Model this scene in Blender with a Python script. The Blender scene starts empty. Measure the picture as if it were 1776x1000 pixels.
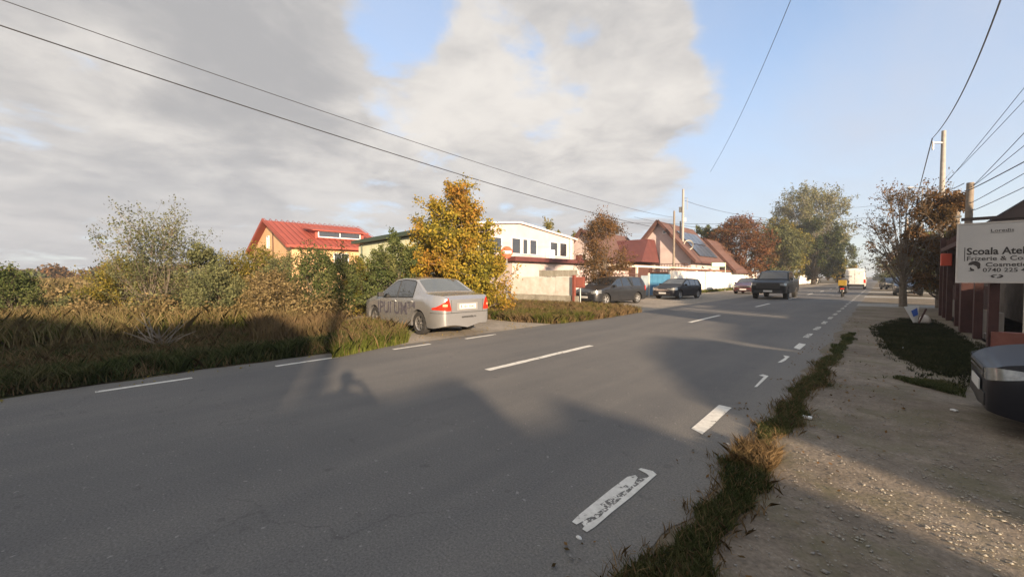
import bpy, bmesh, math, random
import numpy as np
from mathutils import Vector, Matrix
S = bpy.context.scene
COL = S.collection
R = math.radians
PI = math.pi
# ---------------------------------------------------------------- camera
F = 700.0; CAMH = 1.5; YAW = R(42.5); PITCH = R(1.64)
cam = bpy.data.cameras.new('camera'); camo = bpy.data.objects.new('camera', cam); COL.objects.link(camo)
camo.location = (0, 0, CAMH); camo.rotation_euler = (R(90) - PITCH, 0, YAW)
cam.sensor_width = 36; cam.lens = F / 1776 * 36; cam.clip_end = 6000; cam.clip_start = 0.05
S.camera = camo
# ---------------------------------------------------------------- light
LD = Vector((-0.894, 0.442, 0)).normalized()          # ground direction the sunlight travels in
EL = R(13.6); TAN = math.tan(EL)
world = bpy.data.worlds.new('World'); S.world = world; world.use_nodes = True
sun = bpy.data.lights.new('sun', 'SUN'); suno = bpy.data.objects.new('sun', sun); COL.objects.link(suno)
sun.energy = 5.0; sun.angle = R(1.0); sun.color = (1.0, 0.76, 0.52)
sd = Vector((LD.x * math.cos(EL), LD.y * math.cos(EL), -math.sin(EL)))
suno.rotation_euler = sd.to_track_quat('-Z', 'Y').to_euler()
suno.location = (20, -10, 20)
S.view_settings.view_transform = 'Standard'; S.view_settings.look = 'None'
S.view_settings.gamma = 1; S.view_settings.use_curve_mapping = False
S.view_settings.exposure = 1.40
def build_sky():
    nt = world.node_tree; N = nt.nodes; K = nt.links; N.clear()
    def n(t, **k):
        x = N.new(t)
        for a, b in k.items(): setattr(x, a, b)
        return x
    def m(op, a, b=None, c=None, clamp=False):
        x = n('ShaderNodeMath', operation=op); x.use_clamp = clamp
        for i, v in enumerate((a, b, c)):
            if v is None: continue
            if isinstance(v, (int, float)): x.inputs[i].default_value = v
            else: K.new(v, x.inputs[i])
        return x.outputs[0]
    def vm(op, a, b=None, out=0):
        x = n('ShaderNodeVectorMath', operation=op)
        for i, v in enumerate((a, b)):
            if v is None: continue
            if isinstance(v, (tuple, Vector)): x.inputs[i].default_value = tuple(v)
            else: K.new(v, x.inputs[i])
        return x.outputs[out]
    def mix(f, a, b):
        x = n('ShaderNodeMix', data_type='RGBA')
        if isinstance(f, (int, float)): x.inputs[0].default_value = f
        else: K.new(f, x.inputs[0])
        for i, v in ((6, a), (7, b)):
            if isinstance(v, tuple): x.inputs[i].default_value = (*v, 1)
            else: K.new(v, x.inputs[i])
        return x.outputs[2]
    def sstep(v, a, b):
        x = n('ShaderNodeMapRange', interpolation_type='SMOOTHSTEP')
        K.new(v, x.inputs[0]); x.inputs[1].default_value = a; x.inputs[2].default_value = b
        return x.outputs[0]
    sky = n('ShaderNodeTexSky', sky_type='NISHITA'); sky.sun_disc = False
    sky.sun_elevation = EL; sky.sun_rotation = math.atan2(-LD.x, -LD.y); sky.air_density = 1.0; sky.dust_density = 0.6; sky.ozone_density = 2.5
    tc = n('ShaderNodeTexCoord'); d = tc.outputs['Generated']
    sep = n('ShaderNodeSeparateXYZ'); K.new(d, sep.inputs[0])
    z = m('MAXIMUM', sep.outputs[2], 0.0)
    inv = m('DIVIDE', 1.0, m('ADD', z, 0.16))
    plane = n('ShaderNodeVectorMath', operation='SCALE'); K.new(d, plane.inputs[0]); K.new(inv, plane.inputs['Scale'])
    def noise(scale, det, vec, rough=.55, dist=0.0):
        x = n('ShaderNodeTexNoise'); x.inputs['Scale'].default_value = scale; x.inputs['Detail'].default_value = det
        x.inputs['Roughness'].default_value = rough; x.inputs['Distortion'].default_value = dist
        K.new(vec, x.inputs['Vector']); return x.outputs[0]
    sh = vm('ADD', plane.outputs[0], (3.1, 1.7, 0.4))
    big = noise(0.85, 9, sh, .58, .25)
    fine = noise(2.6, 9, vm('ADD', plane.outputs[0], (7, 2, 0)), .6, .35)
    # where the bank of cloud lies: west and north-west of the road, clearing towards the north-east
    def pix(px, py):
        v = Vector(((px - 888) / F, -(py - 500) / F, -1)); v.rotate(camo.rotation_euler); return v.normalized()
    def blob(px, py, r, g):        # soft patch of sky around one direction
        dt = vm('DOT_PRODUCT', d, pix(px, py), out='Value')
        return m('MULTIPLY', sstep(dt, math.cos(r), 1.0), g)
    east = sstep(vm('DOT_PRODUCT', d, Vector((math.cos(YAW), math.sin(YAW), 0)), out='Value'), 0.16, 0.50)
    cover = m('ADD', m('MULTIPLY', big, .55), m('MULTIPLY', fine, .45))
    bias = m('MULTIPLY', east, -.27)
    for a in ((690, 20, .15, -.19), (80, 175, .14, -.14), (1010, 45, .06, -.12), (500, 250, .10, -.07), (780, 150, .16, .10), (350, 60, .4, .12), (560, 300, .1, .1),
              (1130, 230, .18, .16), (1130, 100, .12, .16)):
        bias = m('ADD', bias, blob(*a))
    cov = m('ADD', m('ADD', cover, bias), 0.06)
    mask = sstep(cov, .425, .545)
    mp = n('ShaderNodeMapping'); mp.inputs['Rotation'].default_value = (0, 0, R(35)); mp.inputs['Scale'].default_value = (1.0, .35, 1); K.new(plane.outputs[0], mp.inputs[0])
    veil = m('MULTIPLY', sstep(noise(1.1, 7, vm('ADD', mp.outputs[0], (1, 9, 0)), .55, .5), .26, .72), .46)      # thin high streaks over the blue
    low = m('SUBTRACT', 1.0, sstep(sep.outputs[2], 0.0, 0.60))
    for q in ((1640, 110, .26, .20), (1480, 170, .14, .18), (1330, 320, .26, .22), (1560, 270, .16, .15)): veil = m('ADD', veil, m('MULTIPLY', blob(*q), m('ADD', fine, .35)))
    haze = m('ADD', m('MULTIPLY', low, .46), m('MULTIPLY_ADD', m('SUBTRACT', 1.0, east), .22, .07))
    mask2 = m('SUBTRACT', 1.0, m('MULTIPLY', m('SUBTRACT', 1.0, mask), m('MULTIPLY', m('SUBTRACT', 1.0, veil), m('SUBTRACT', 1.0, m('MINIMUM', haze, .8)))))
    # thin sunward parts are bright, thick parts and the undersides grey
    body = m('ADD', m('MULTIPLY', noise(1.5, 9, vm('ADD', plane.outputs[0], (5.2, 4.4, 0)), .60, .5), .75), m('MULTIPLY', noise(4.5, 8, vm('ADD', plane.outputs[0], (2.2, 8.4, 0)), .6, .4), .35))
    thick = m('ADD', m('ADD', body, m('MULTIPLY', big, .25)), -.18)
    for q in ((330, 60, .40, .17), (740, 130, .26, -.07), (1080, 220, .3, -.05), (560, 290, .14, -.07), (200, 230, .2, -.07)): thick = m('ADD', thick, blob(*q))
    tk = sstep(thick, .30, .74)
    k = .40
    cloud = mix(tk, (.84 * k, .80 * k, .755 * k), (.43 * k, .43 * k, .44 * k))
    lowgrey = m('SUBTRACT', 1.0, sstep(sep.outputs[2], 0.02, 0.34))
    cloud = mix(m('MULTIPLY', lowgrey, .62), cloud, (.51 * k, .535 * k, .58 * k))
    cloud = mix(m('SUBTRACT', 1.0, mask), cloud, (.60 * k, .645 * k, .75 * k))
    bg1 = n('ShaderNodeBackground'); K.new(sky.outputs[0], bg1.inputs[0]); bg1.inputs[1].default_value = 0.125
    bg2 = n('ShaderNodeBackground'); K.new(cloud, bg2.inputs[0]); bg2.inputs[1].default_value = 1.0
    mx = n('ShaderNodeMixShader'); K.new(mask2, mx.inputs[0]); K.new(bg1.outputs[0], mx.inputs[1]); K.new(bg2.outputs[0], mx.inputs[2])
    out = n('ShaderNodeOutputWorld'); K.new(mx.outputs[0], out.inputs[0])
build_sky()
# ---------------------------------------------------------------- geometry helpers
CM = camo.rotation_euler.to_matrix()
FW = Vector((-math.sin(YAW), math.cos(YAW), 0)); RT = Vector((math.cos(YAW), math.sin(YAW), 0))
def L(x, z, h=0.0):                 # metres right / ahead of the viewpoint -> world
    p = RT * x + FW * z; return Vector((p.x, p.y, h))
def P(px, py, z):                   # a thing z metres ahead
    v = CM @ Vector(((px - 888) / F, -(py - 500) / F, -1)); s = z / v.dot(FW)
    p = v * s; return Vector((p.x, p.y, CAMH + p.z))
def G(px, py):
    v = CM @ Vector(((px - 888) / F, -(py - 500) / F, -1)); s = CAMH / -v.z
    p = v * s; return Vector((p.x, p.y, 0))
def tag(o, label=None, cat=None, group=None, kind=None):
    if label: o['label'] = label
    if cat: o['category'] = cat
    if group: o['group'] = group
    if kind: o['kind'] = kind
    return o
def empty(name, loc=(0, 0, 0), rz=0.0, label=None, cat=None, group=None, parent=None):
    o = bpy.data.objects.new(name, None); COL.objects.link(o); o.location = loc; o.rotation_euler = (0, 0, rz)
    o.empty_display_size = .2
    if parent: o.parent = parent
    return tag(o, label, cat, group)
def link_mesh(name, me, mat=None, parent=None, loc=None, rz=None):
    o = bpy.data.objects.new(name, me); COL.objects.link(o)
    if mat is not None and not me.materials: me.materials.append(mat)
    if parent: o.parent = parent
    if loc is not None: o.location = loc
    if rz is not None: o.rotation_euler = (0, 0, rz)
    return o
class MB:
    def __init__(s): s.v = []; s.f = []
    def add(s, vs, fs):
        b = len(s.v); s.v += [tuple(v) for v in vs]; s.f += [tuple(b + i for i in f) for f in fs]; return s
    def box(s, x0, x1, y0, y1, z0, z1):
        return s.add([(x0,y0,z0),(x1,y0,z0),(x1,y1,z0),(x0,y1,z0),(x0,y0,z1),(x1,y0,z1),(x1,y1,z1),(x0,y1,z1)],
                     [(0,3,2,1),(4,5,6,7),(0,1,5,4),(1,2,6,5),(2,3,7,6),(3,0,4,7)])
    def cbox(s, x0, x1, y0, y1, z0, z1, c=.01):       # box with chamfered edges
        bm = bmesh.new(); bmesh.ops.create_cube(bm, size=1)
        for v in bm.verts: v.co = Vector(((x0+x1)/2+v.co.x*(x1-x0), (y0+y1)/2+v.co.y*(y1-y0), (z0+z1)/2+v.co.z*(z1-z0)))
        bmesh.ops.bevel(bm, geom=bm.edges[:], offset=c, segments=2, affect='EDGES', profile=.6)
        bm.verts.index_update(); s.add([v.co for v in bm.verts], [[v.index for v in f.verts] for f in bm.faces]); bm.free(); return s
    def beam(s, a, b, w, h):                            # rectangular bar from a to b
        a = Vector(a); b = Vector(b); d = (b - a).normalized()
        up = Vector((0, 0, 1)) if abs(d.z) < .95 else Vector((0, 1, 0))
        sx = d.cross(up).normalized() * w / 2; sy = sx.cross(d).normalized() * h / 2
        vs = [a-sx-sy, a+sx-sy, a+sx+sy, a-sx+sy, b-sx-sy, b+sx-sy, b+sx+sy, b-sx+sy]
        return s.add(vs, [(0,3,2,1),(4,5,6,7),(0,1,5,4),(1,2,6,5),(2,3,7,6),(3,0,4,7)])
    def tube(s, pts, rs, n=8, cap=True):
        pts = [Vector(p) for p in pts]
        if isinstance(rs, (int, float)): rs = [rs] * len(pts)
        vs = []; fs = []; prev = None
        for i, p in enumerate(pts):
            d = (pts[min(i+1, len(pts)-1)] - pts[max(i-1, 0)]).normalized()
            if prev is None:
                a = d.cross(Vector((0, 0, 1)) if abs(d.z) < .9 else Vector((1, 0, 0))).normalized()
            else:
                a = (prev - d * prev.dot(d)).normalized()
            prev = a; b = d.cross(a)
            for k in range(n):
                t = 2 * PI * k / n; vs.append(p + (a * math.cos(t) + b * math.sin(t)) * rs[i])
        for i in range(len(pts) - 1):
            for k in range(n):
                k2 = (k + 1) % n; fs.append((i*n+k, i*n+k2, (i+1)*n+k2, (i+1)*n+k))
        if cap: fs.append(tuple(range(n-1, -1, -1))); fs.append(tuple((len(pts)-1)*n+k for k in range(n)))
        return s.add(vs, fs)
    def prism(s, poly, ext):                            # polygon (3-D points) swept by ext
        n = len(poly); ext = Vector(ext); a = [Vector(p) for p in poly]
        return s.add(a + [p + ext for p in a], [tuple(range(n-1, -1, -1)), tuple(range(n, 2*n))] + [(i, (i+1) % n, n+(i+1) % n, n+i) for i in range(n)])
    def slab(s, q, t):                                  # quad given by 4 points, thickened along its normal
        q = [Vector(p) for p in q]; nn = (q[1]-q[0]).cross(q[2]-q[0]).normalized() * t
        return s.prism(q, nn)
    def lathe(s, prof, n=24, axis='y', c=(0, 0, 0)):    # prof: (radius, along axis)
        vs = []; fs = []; m = len(prof)
        for k in range(n):
            t = 2*PI*k/n
            for r, a in prof:
                if axis == 'y': vs.append((c[0]+r*math.cos(t), c[1]+a, c[2]+r*math.sin(t)))
                else: vs.append((c[0]+r*math.cos(t), c[1]+r*math.sin(t), c[2]+a))
        for k in range(n):
            k2 = (k+1) % n
            for j in range(m-1): fs.append((k*m+j, k2*m+j, k2*m+j+1, k*m+j+1))
        return s.add(vs, fs)
    def mesh(s, name, mat=None, smooth=None):
        me = bpy.data.meshes.new(name); me.from_pydata(s.v, [], s.f)
        bm = bmesh.new(); bm.from_mesh(me); bmesh.ops.recalc_face_normals(bm, faces=bm.faces); bm.to_mesh(me); bm.free()
        if smooth is not None:
            me.shade_smooth(); me.set_sharp_from_angle(angle=R(smooth))
        if mat is not None: me.materials.append(mat)
        return me
    def build(s, name, mat, parent=None, smooth=None, loc=None, rz=None):
        return link_mesh(name, s.mesh(name, mat, smooth), None, parent, loc, rz)
def fast_mesh(name, verts, faces, mat, smooth=False):     # numpy arrays, faces all of one size
    me = bpy.data.meshes.new(name); k = faces.shape[1]
    me.vertices.add(len(verts)); me.vertices.foreach_set('co', np.ascontiguousarray(verts, dtype=np.float32).ravel())
    me.loops.add(faces.size); me.loops.foreach_set('vertex_index', faces.astype(np.int32).ravel())
    me.polygons.add(len(faces)); me.polygons.foreach_set('loop_start', np.arange(0, faces.size, k, dtype=np.int32))
    me.polygons.foreach_set('loop_total', np.full(len(faces), k, dtype=np.int32))
    me.update(calc_edges=True); me.validate(); me.materials.append(mat)
    return me
def copy_tree(o, parent=None):
    c = o.copy(); COL.objects.link(c)
    if parent: c.parent = parent
    for ch in list(o.children): copy_tree(ch, c)
    return c
def text_mesh(body, size, sx=1.0, bold=0.0, ext=.002, align='LEFT'):
    cu = bpy.data.curves.new('text', 'FONT'); cu.body = body; cu.size = size; cu.extrude = ext; cu.offset = bold; cu.align_x = align
    cu.resolution_u = 3
    o = bpy.data.objects.new('text', cu); COL.objects.link(o)
    dg = bpy.context.evaluated_depsgraph_get(); me = bpy.data.meshes.new_from_object(o.evaluated_get(dg))
    bpy.data.objects.remove(o); bpy.data.curves.remove(cu)
    for v in me.vertices: v.co.x *= sx
    return me
# ---------------------------------------------------------------- materials
def mat(name, c1, c2=None, scale=4.0, rough=.7, bump=0.0, bscale=60.0, metal=0.0, coat=0.0, spec=.5, c3=None, lo=.35, hi=.65):
    m = bpy.data.materials.new(name); m.use_nodes = True; nt = m.node_tree; N = nt.nodes; K = nt.links
    b = N['Principled BSDF']; b.inputs['Roughness'].default_value = rough; b.inputs['Metallic'].default_value = metal
    b.inputs['Coat Weight'].default_value = coat; b.inputs['Coat Roughness'].default_value = .04; b.inputs['Specular IOR Level'].default_value = spec
    b.inputs['Base Color'].default_value = (*c1, 1)
    g = N.new('ShaderNodeNewGeometry')
    if c2 is not None:
        n = N.new('ShaderNodeTexNoise'); n.inputs['Scale'].default_value = scale; n.inputs['Detail'].default_value = 8; n.inputs['Roughness'].default_value = .65
        K.new(g.outputs['Position'], n.inputs['Vector'])
        r = N.new('ShaderNodeValToRGB'); K.new(n.outputs[0], r.inputs[0])
        r.color_ramp.elements[0].position = lo; r.color_ramp.elements[0].color = (*c1, 1)
        r.color_ramp.elements[1].position = hi; r.color_ramp.elements[1].color = (*c2, 1)
        if c3 is not None: e = r.color_ramp.elements.new((lo+hi)/2); e.color = (*c3, 1)
        K.new(r.outputs[0], b.inputs['Base Color'])
    if bump:
        n2 = N.new('ShaderNodeTexNoise'); n2.inputs['Scale'].default_value = bscale; n2.inputs['Detail'].default_value = 6
        K.new(g.outputs['Position'], n2.inputs['Vector'])
        bp = N.new('ShaderNodeBump'); bp.inputs['Strength'].default_value = bump; bp.inputs['Distance'].default_value = .02
        K.new(n2.outputs[0], bp.inputs['Height']); K.new(bp.outputs[0], b.inputs['Normal'])
    return m
def leaf_mat(name, cols, trans=.3, var=.9):
    m = bpy.data.materials.new(name); m.use_nodes = True; nt = m.node_tree; N = nt.nodes; K = nt.links; N.clear()
    g = N.new('ShaderNodeNewGeometry'); r = N.new('ShaderNodeValToRGB')
    no = N.new('ShaderNodeTexNoise'); no.inputs['Scale'].default_value = var; no.inputs['Detail'].default_value = 4; K.new(g.outputs['Position'], no.inputs['Vector'])
    a = N.new('ShaderNodeMath'); a.operation = 'MULTIPLY_ADD'; K.new(no.outputs[0], a.inputs[0]); a.inputs[1].default_value = 2.2; a.inputs[2].default_value = -.85
    c = N.new('ShaderNodeMath'); c.operation = 'MULTIPLY_ADD'; K.new(g.outputs['Random Per Island'], c.inputs[0]); c.inputs[1].default_value = .5; K.new(a.outputs[0], c.inputs[2])
    K.new(c.outputs[0], r.inputs[0])
    el = r.color_ramp.elements
    while len(el) < len(cols): el.new(.5)
    for i, cc in enumerate(cols): el[i].position = i / (len(cols)-1); el[i].color = (*cc, 1)
    h = N.new('ShaderNodeHueSaturation'); K.new(r.outputs[0], h.inputs['Color'])
    v = N.new('ShaderNodeMath'); v.operation = 'MULTIPLY_ADD'; K.new(g.outputs['Random Per Island'], v.inputs[0]); v.inputs[1].default_value = .7; v.inputs[2].default_value = .65
    K.new(v.outputs[0], h.inputs['Value'])
    d = N.new('ShaderNodeBsdfDiffuse'); t = N.new('ShaderNodeBsdfTranslucent'); x = N.new('ShaderNodeMixShader'); o = N.new('ShaderNodeOutputMaterial')
    K.new(h.outputs[0], d.inputs[0]); K.new(h.outputs[0], t.inputs[0]); x.inputs[0].default_value = trans
    K.new(d.outputs[0], x.inputs[1]); K.new(t.outputs[0], x.inputs[2]); K.new(x.outputs[0], o.inputs[0])
    return m
def glassy(name, c, rough=.03):
    return mat(name, c, rough=rough, coat=1.0, spec=.9)
M = dict(
    tyre=mat('tyre_rubber', (.018, .018, .018), (.035, .033, .03), 9, .85),
    rim=mat('alloy_rim', (.45, .45, .45), (.3, .29, .28), 8, .35, metal=.8),
    steelrim=mat('steel_rim', (.25, .25, .25), (.5, .5, .5), 8, .4, metal=.5),
    glass=glassy('dark_window_glass', (.012, .015, .018)),
    lglass=glassy('pale_window_glass', (.05, .06, .065), .05),
    black=mat('black_plastic', (.015, .015, .015), (.03, .03, .03), 20, .55),
    well=mat('wheel_well_black', (.006, .006, .006), rough=.95),
    silver=mat('silver_car_paint', (.40, .40, .405), (.385, .385, .39), 3, .26, metal=.65, coat=.8),
    darkgrey=mat('charcoal_car_paint', (.018, .019, .022), (.026, .027, .03), 4, .35, metal=.2, coat=.4),
    navy=mat('navy_car_paint', (.006, .007, .012), (.009, .010, .016), 4, .45, coat=.10, spec=.25),
    blackpaint=mat('black_car_paint', (.004, .005, .006), (.008, .009, .010), 4, .45, coat=.12, spec=.3),
    maroon=mat('dark_red_car_paint', (.06, .012, .012), (.09, .02, .02), 4, .3, coat=.8),
    vanwhite=mat('white_van_paint', (.72, .71, .68), (.60, .59, .56), 2, .35, coat=.5),
    plate=mat('number_plate_white', (.62, .62, .60), rough=.5),
    fadedink=mat('faded_lettering', (.045, .04, .055), (.11, .105, .12), 14, .5),
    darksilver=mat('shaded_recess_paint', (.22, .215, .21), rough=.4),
    ink=mat('black_ink', (.02, .02, .022), rough=.6),
    redlens=mat('red_lamp_lens', (.60, .035, .015), (.45, .02, .01), 20, .12, coat=1.0),
    amberlens=mat('pale_lamp_lens', (.75, .40, .22), rough=.12, coat=1.0),
    headlens=mat('headlamp_lens', (.36, .38, .38), (.20, .21, .22), 9, .18, metal=.4, coat=.8),
    chrome=mat('chrome_trim', (.6, .6, .6), rough=.15, metal=1.0),
    concrete=mat('pole_concrete', (.36, .34, .31), (.27, .26, .24), 5, .9, .3, 40),
    woodpole=mat('weathered_wood_pole', (.17, .14, .11), (.25, .21, .17), 6, .9, .4, 30),
    wire=mat('cable_black', (.03, .03, .032), rough=.6),
    steel=mat('galvanised_steel', (.30, .31, .32), (.2, .2, .2), 12, .5, metal=.6),
    bark=mat('tree_bark', (.11, .085, .06), (.19, .16, .125), 14, .95, .5, 40),
    palebark=mat('pale_bark', (.22, .19, .15), (.32, .29, .24), 14, .95, .4, 40),
    white=mat('white_render', (.78, .76, .71), (.66, .63, .58), 1.2, .85, .1, 30),
    offwhite=mat('cream_render', (.72, .66, .56), (.62, .56, .47), 1.3, .85, .1, 30),
    pinkwall=mat('pale_pink_render', (.56, .47, .45), (.48, .40, .38), 1.1, .85, .1, 30),
    peach=mat('peach_render', (.70, .44, .24), (.62, .38, .20), .8, .85, .1, 30),
    orange=mat('orange_red_render', (.62, .17, .08), (.52, .13, .06), .8, .85, .1, 30),
    redroof=mat('red_roof_sheet', (.34, .075, .048), (.28, .058, .040), .9, .7),
    brownroof=mat('brown_roof_tile', (.09, .048, .040), (.135, .068, .052), 3.0, .85, .4, 20),
    maroonroof=mat('maroon_roof_sheet', (.085, .024, .022), (.12, .034, .03), 2.0, .7),
    darkroof=mat('dark_roof_sheet', (.008, .008, .011), (.014, .012, .016), 2.0, .95, spec=.1),
    soffit=mat('dark_stained_eaves', (.07, .03, .024), (.10, .045, .035), 5, .8),
    greentrim=mat('dark_green_trim', (.035, .055, .035), rough=.5),
    palegreen=mat('pale_green_wall', (.58, .60, .42), (.52, .53, .37), .8, .8),
    frame=mat('white_window_frame', (.74, .74, .74), rough=.45),
    winpane=glassy('house_window_pane', (.030, .030, .035), .08),
    sheet=mat('white_sheet_metal', (.66, .63, .60), (.50, .45, .40), 2.4, .6),
    fenceconc=mat('weathered_fence_concrete', (.34, .32, .27), (.22, .20, .16), 3.0, .9, .4, 25),
    blue=mat('blue_gate_paint', (.04, .15, .27), (.06, .20, .32), 1.6, .5),
    greygate=mat('grey_gate_paint', (.24, .30, .33), (.30, .35, .37), 1.6, .55),
    redwood=mat('dark_red_timber', (.036, .009, .008), (.055, .016, .013), 5, .75, .2, 40),
    brickred=mat('red_brown_plinth', (.16, .055, .042), (.21, .08, .06), 5, .85, .3, 30),
    plinth=mat('grey_plinth', (.22, .20, .18), (.15, .135, .12), 2.4, .9, .3, 30),
    redbox=mat('orange_red_box', (.60, .07, .03), rough=.5),
    brownbox=mat('rust_red_meter_box', (.20, .05, .03), (.15, .04, .03), 6, .7),
    signwhite=mat('sign_board_white', (.52, .50, .48), (.46, .445, .43), 1.4, .6),
    signink=mat('sign_ink', (.03, .026, .026), rough=.7),
    yellow=mat('yellow_delivery_box', (.30, .20, .03), (.24, .16, .02), 5, .5),
    skin=mat('skin', (.42, .24, .16), rough=.6),
    jacket=mat('dark_jacket', (.03, .032, .04), (.05, .05, .055), 12, .85),
    jeans=mat('dark_trousers', (.035, .045, .07), (.05, .06, .09), 12, .9),
    copper=mat('cable_coil_sheath', (.52, .50, .42), rough=.6),
    solar=mat('solar_panel', (.045, .06, .085), (.07, .085, .11), 3, .35, coat=.3),
    tilecap=mat('brown_coping_tile', (.27, .12, .06), (.20, .08, .045), 5, .85, .3, 30),
    stick=mat('dead_grey_wood', (.24, .20, .15), (.15, .12, .09), 10, .95),
    stone=mat('pale_stone', (.30, .28, .25), (.19, .175, .155), 8, .9),
    bluepaint=mat('blue_print', (.03, .10, .42), rough=.5),
    roundred=mat('round_sign_red', (.62, .09, .04), rough=.5),
    green=mat('green_sign_edge', (.05, .25, .10), rough=.5),
)
# ---------------------------------------------------------------- ground, road
def node_group_mat(name):
    m = bpy.data.materials.new(name); m.use_nodes = True; return m, m.node_tree.nodes, m.node_tree.links
def add_noise(N, K, vec, scale, det=8, rough=.6):
    n = N.new('ShaderNodeTexNoise'); n.inputs['Scale'].default_value = scale; n.inputs['Detail'].default_value = det; n.inputs['Roughness'].default_value = rough
    K.new(vec, n.inputs['Vector']); return n.outputs[0]
def ramp(N, K, v, stops):
    r = N.new('ShaderNodeValToRGB'); K.new(v, r.inputs[0]); el = r.color_ramp.elements
    while len(el) < len(stops): el.new(.5)
    for i, (p, c) in enumerate(stops): el[i].position = p; el[i].color = (*c, 1)
    return r.outputs[0]
def mixc(N, K, f, a, b, t='MIX'):
    x = N.new('ShaderNodeMix'); x.data_type = 'RGBA'; x.blend_type = t
    if isinstance(f, float): x.inputs[0].default_value = f
    else: K.new(f, x.inputs[0])
    for i, v in ((6, a), (7, b)):
        if isinstance(v, tuple): x.inputs[i].default_value = (*v, 1)
        else: K.new(v, x.inputs[i])
    return x.outputs[2]
def make_asphalt():
    m, N, K = node_group_mat('asphalt'); b = N['Principled BSDF']; g = N.new('ShaderNodeNewGeometry'); pos = g.outputs['Position']
    mp = N.new('ShaderNodeMapping'); mp.inputs['Scale'].default_value = (1, .10, 1); K.new(pos, mp.inputs[0])
    streak = add_noise(N, K, mp.outputs[0], 1.5, 6); patch = add_noise(N, K, pos, .35, 8, .65); fine = add_noise(N, K, pos, 70, 5, .8); mid = add_noise(N, K, pos, 9, 6, .7)
    c = ramp(N, K, streak, [(.3, (.096, .095, .096)), (.5, (.120, .117, .114)), (.7, (.152, .145, .136))])
    c = mixc(N, K, .40, c, ramp(N, K, patch, [(.35, (.088, .088, .090)), (.65, (.152, .145, .136))]))
    # dust towards both edges of the carriageway
    sp = N.new('ShaderNodeSeparateXYZ'); K.new(pos, sp.inputs[0])
    ab = N.new('ShaderNodeMath'); ab.operation = 'ADD'; K.new(sp.outputs[0], ab.inputs[0]); ab.inputs[1].default_value = 4.5
    a2 = N.new('ShaderNodeMath'); a2.operation = 'ABSOLUTE'; K.new(ab.outputs[0], a2.inputs[0])
    a3 = N.new('ShaderNodeMath'); a3.operation = 'MULTIPLY_ADD'; K.new(mid, a3.inputs[0]); a3.inputs[1].default_value = 1.0; K.new(a2.outputs[0], a3.inputs[2])
    mr = N.new('ShaderNodeMapRange'); mr.interpolation_type = 'SMOOTHSTEP'; K.new(a3.outputs[0], mr.inputs[0]); mr.inputs[1].default_value = 3.1; mr.inputs[2].default_value = 4.4; mr.inputs[4].default_value = .6
    c = mixc(N, K, mr.outputs[0], c, (.19, .175, .15))
    sf = ramp(N, K, fine, [(.35, (.55, .55, .55)), (.65, (1.40, 1.39, 1.36))]); c = mixc(N, K, .85, c, sf, 'MULTIPLY')
    # fine cracks and tar spots
    vo = N.new('ShaderNodeTexVoronoi'); vo.feature = 'DISTANCE_TO_EDGE'; vo.inputs['Scale'].default_value = .55
    wv = N.new('ShaderNodeVectorMath'); wv.operation = 'ADD'; K.new(pos, wv.inputs[0])
    nn = N.new('ShaderNodeTexNoise'); nn.inputs['Scale'].default_value = 2.2; nn.inputs['Detail'].default_value = 6; K.new(pos, nn.inputs['Vector'])
    K.new(nn.outputs['Color'], wv.inputs[1]); K.new(wv.outputs[0], vo.inputs['Vector'])
    cr = ramp(N, K, vo.outputs[0], [(.0, (1, 1, 1)), (.009, (0, 0, 0))])
    ck = N.new('ShaderNodeMath'); ck.operation = 'MULTIPLY'; K.new(cr, ck.inputs[0]); K.new(ramp(N, K, patch, [(.50, (0, 0, 0)), (.62, (.45, .45, .45))]), ck.inputs[1])
    c = mixc(N, K, ck.outputs[0], c, (.05, .048, .045))
    sp2 = add_noise(N, K, pos, 5.5, 2, .5); c = mixc(N, K, ramp(N, K, sp2, [(.68, (0, 0, 0)), (.74, (.45, .45, .45))]), c, (.07, .068, .065))
    sp3 = add_noise(N, K, pos, 22, 2, .5); c = mixc(N, K, ramp(N, K, sp3, [(.70, (0, 0, 0)), (.73, (.7, .7, .7))]), c, (.26, .25, .235))
    K.new(c, b.inputs['Base Color']); b.inputs['Roughness'].default_value = .86; b.inputs['Specular IOR Level'].default_value = .3
    bp = N.new('ShaderNodeBump'); bp.inputs['Strength'].default_value = .45; bp.inputs['Distance'].default_value = .006; K.new(fine, bp.inputs['Height']); K.new(bp.outputs[0], b.inputs['Normal'])
    return m
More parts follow.
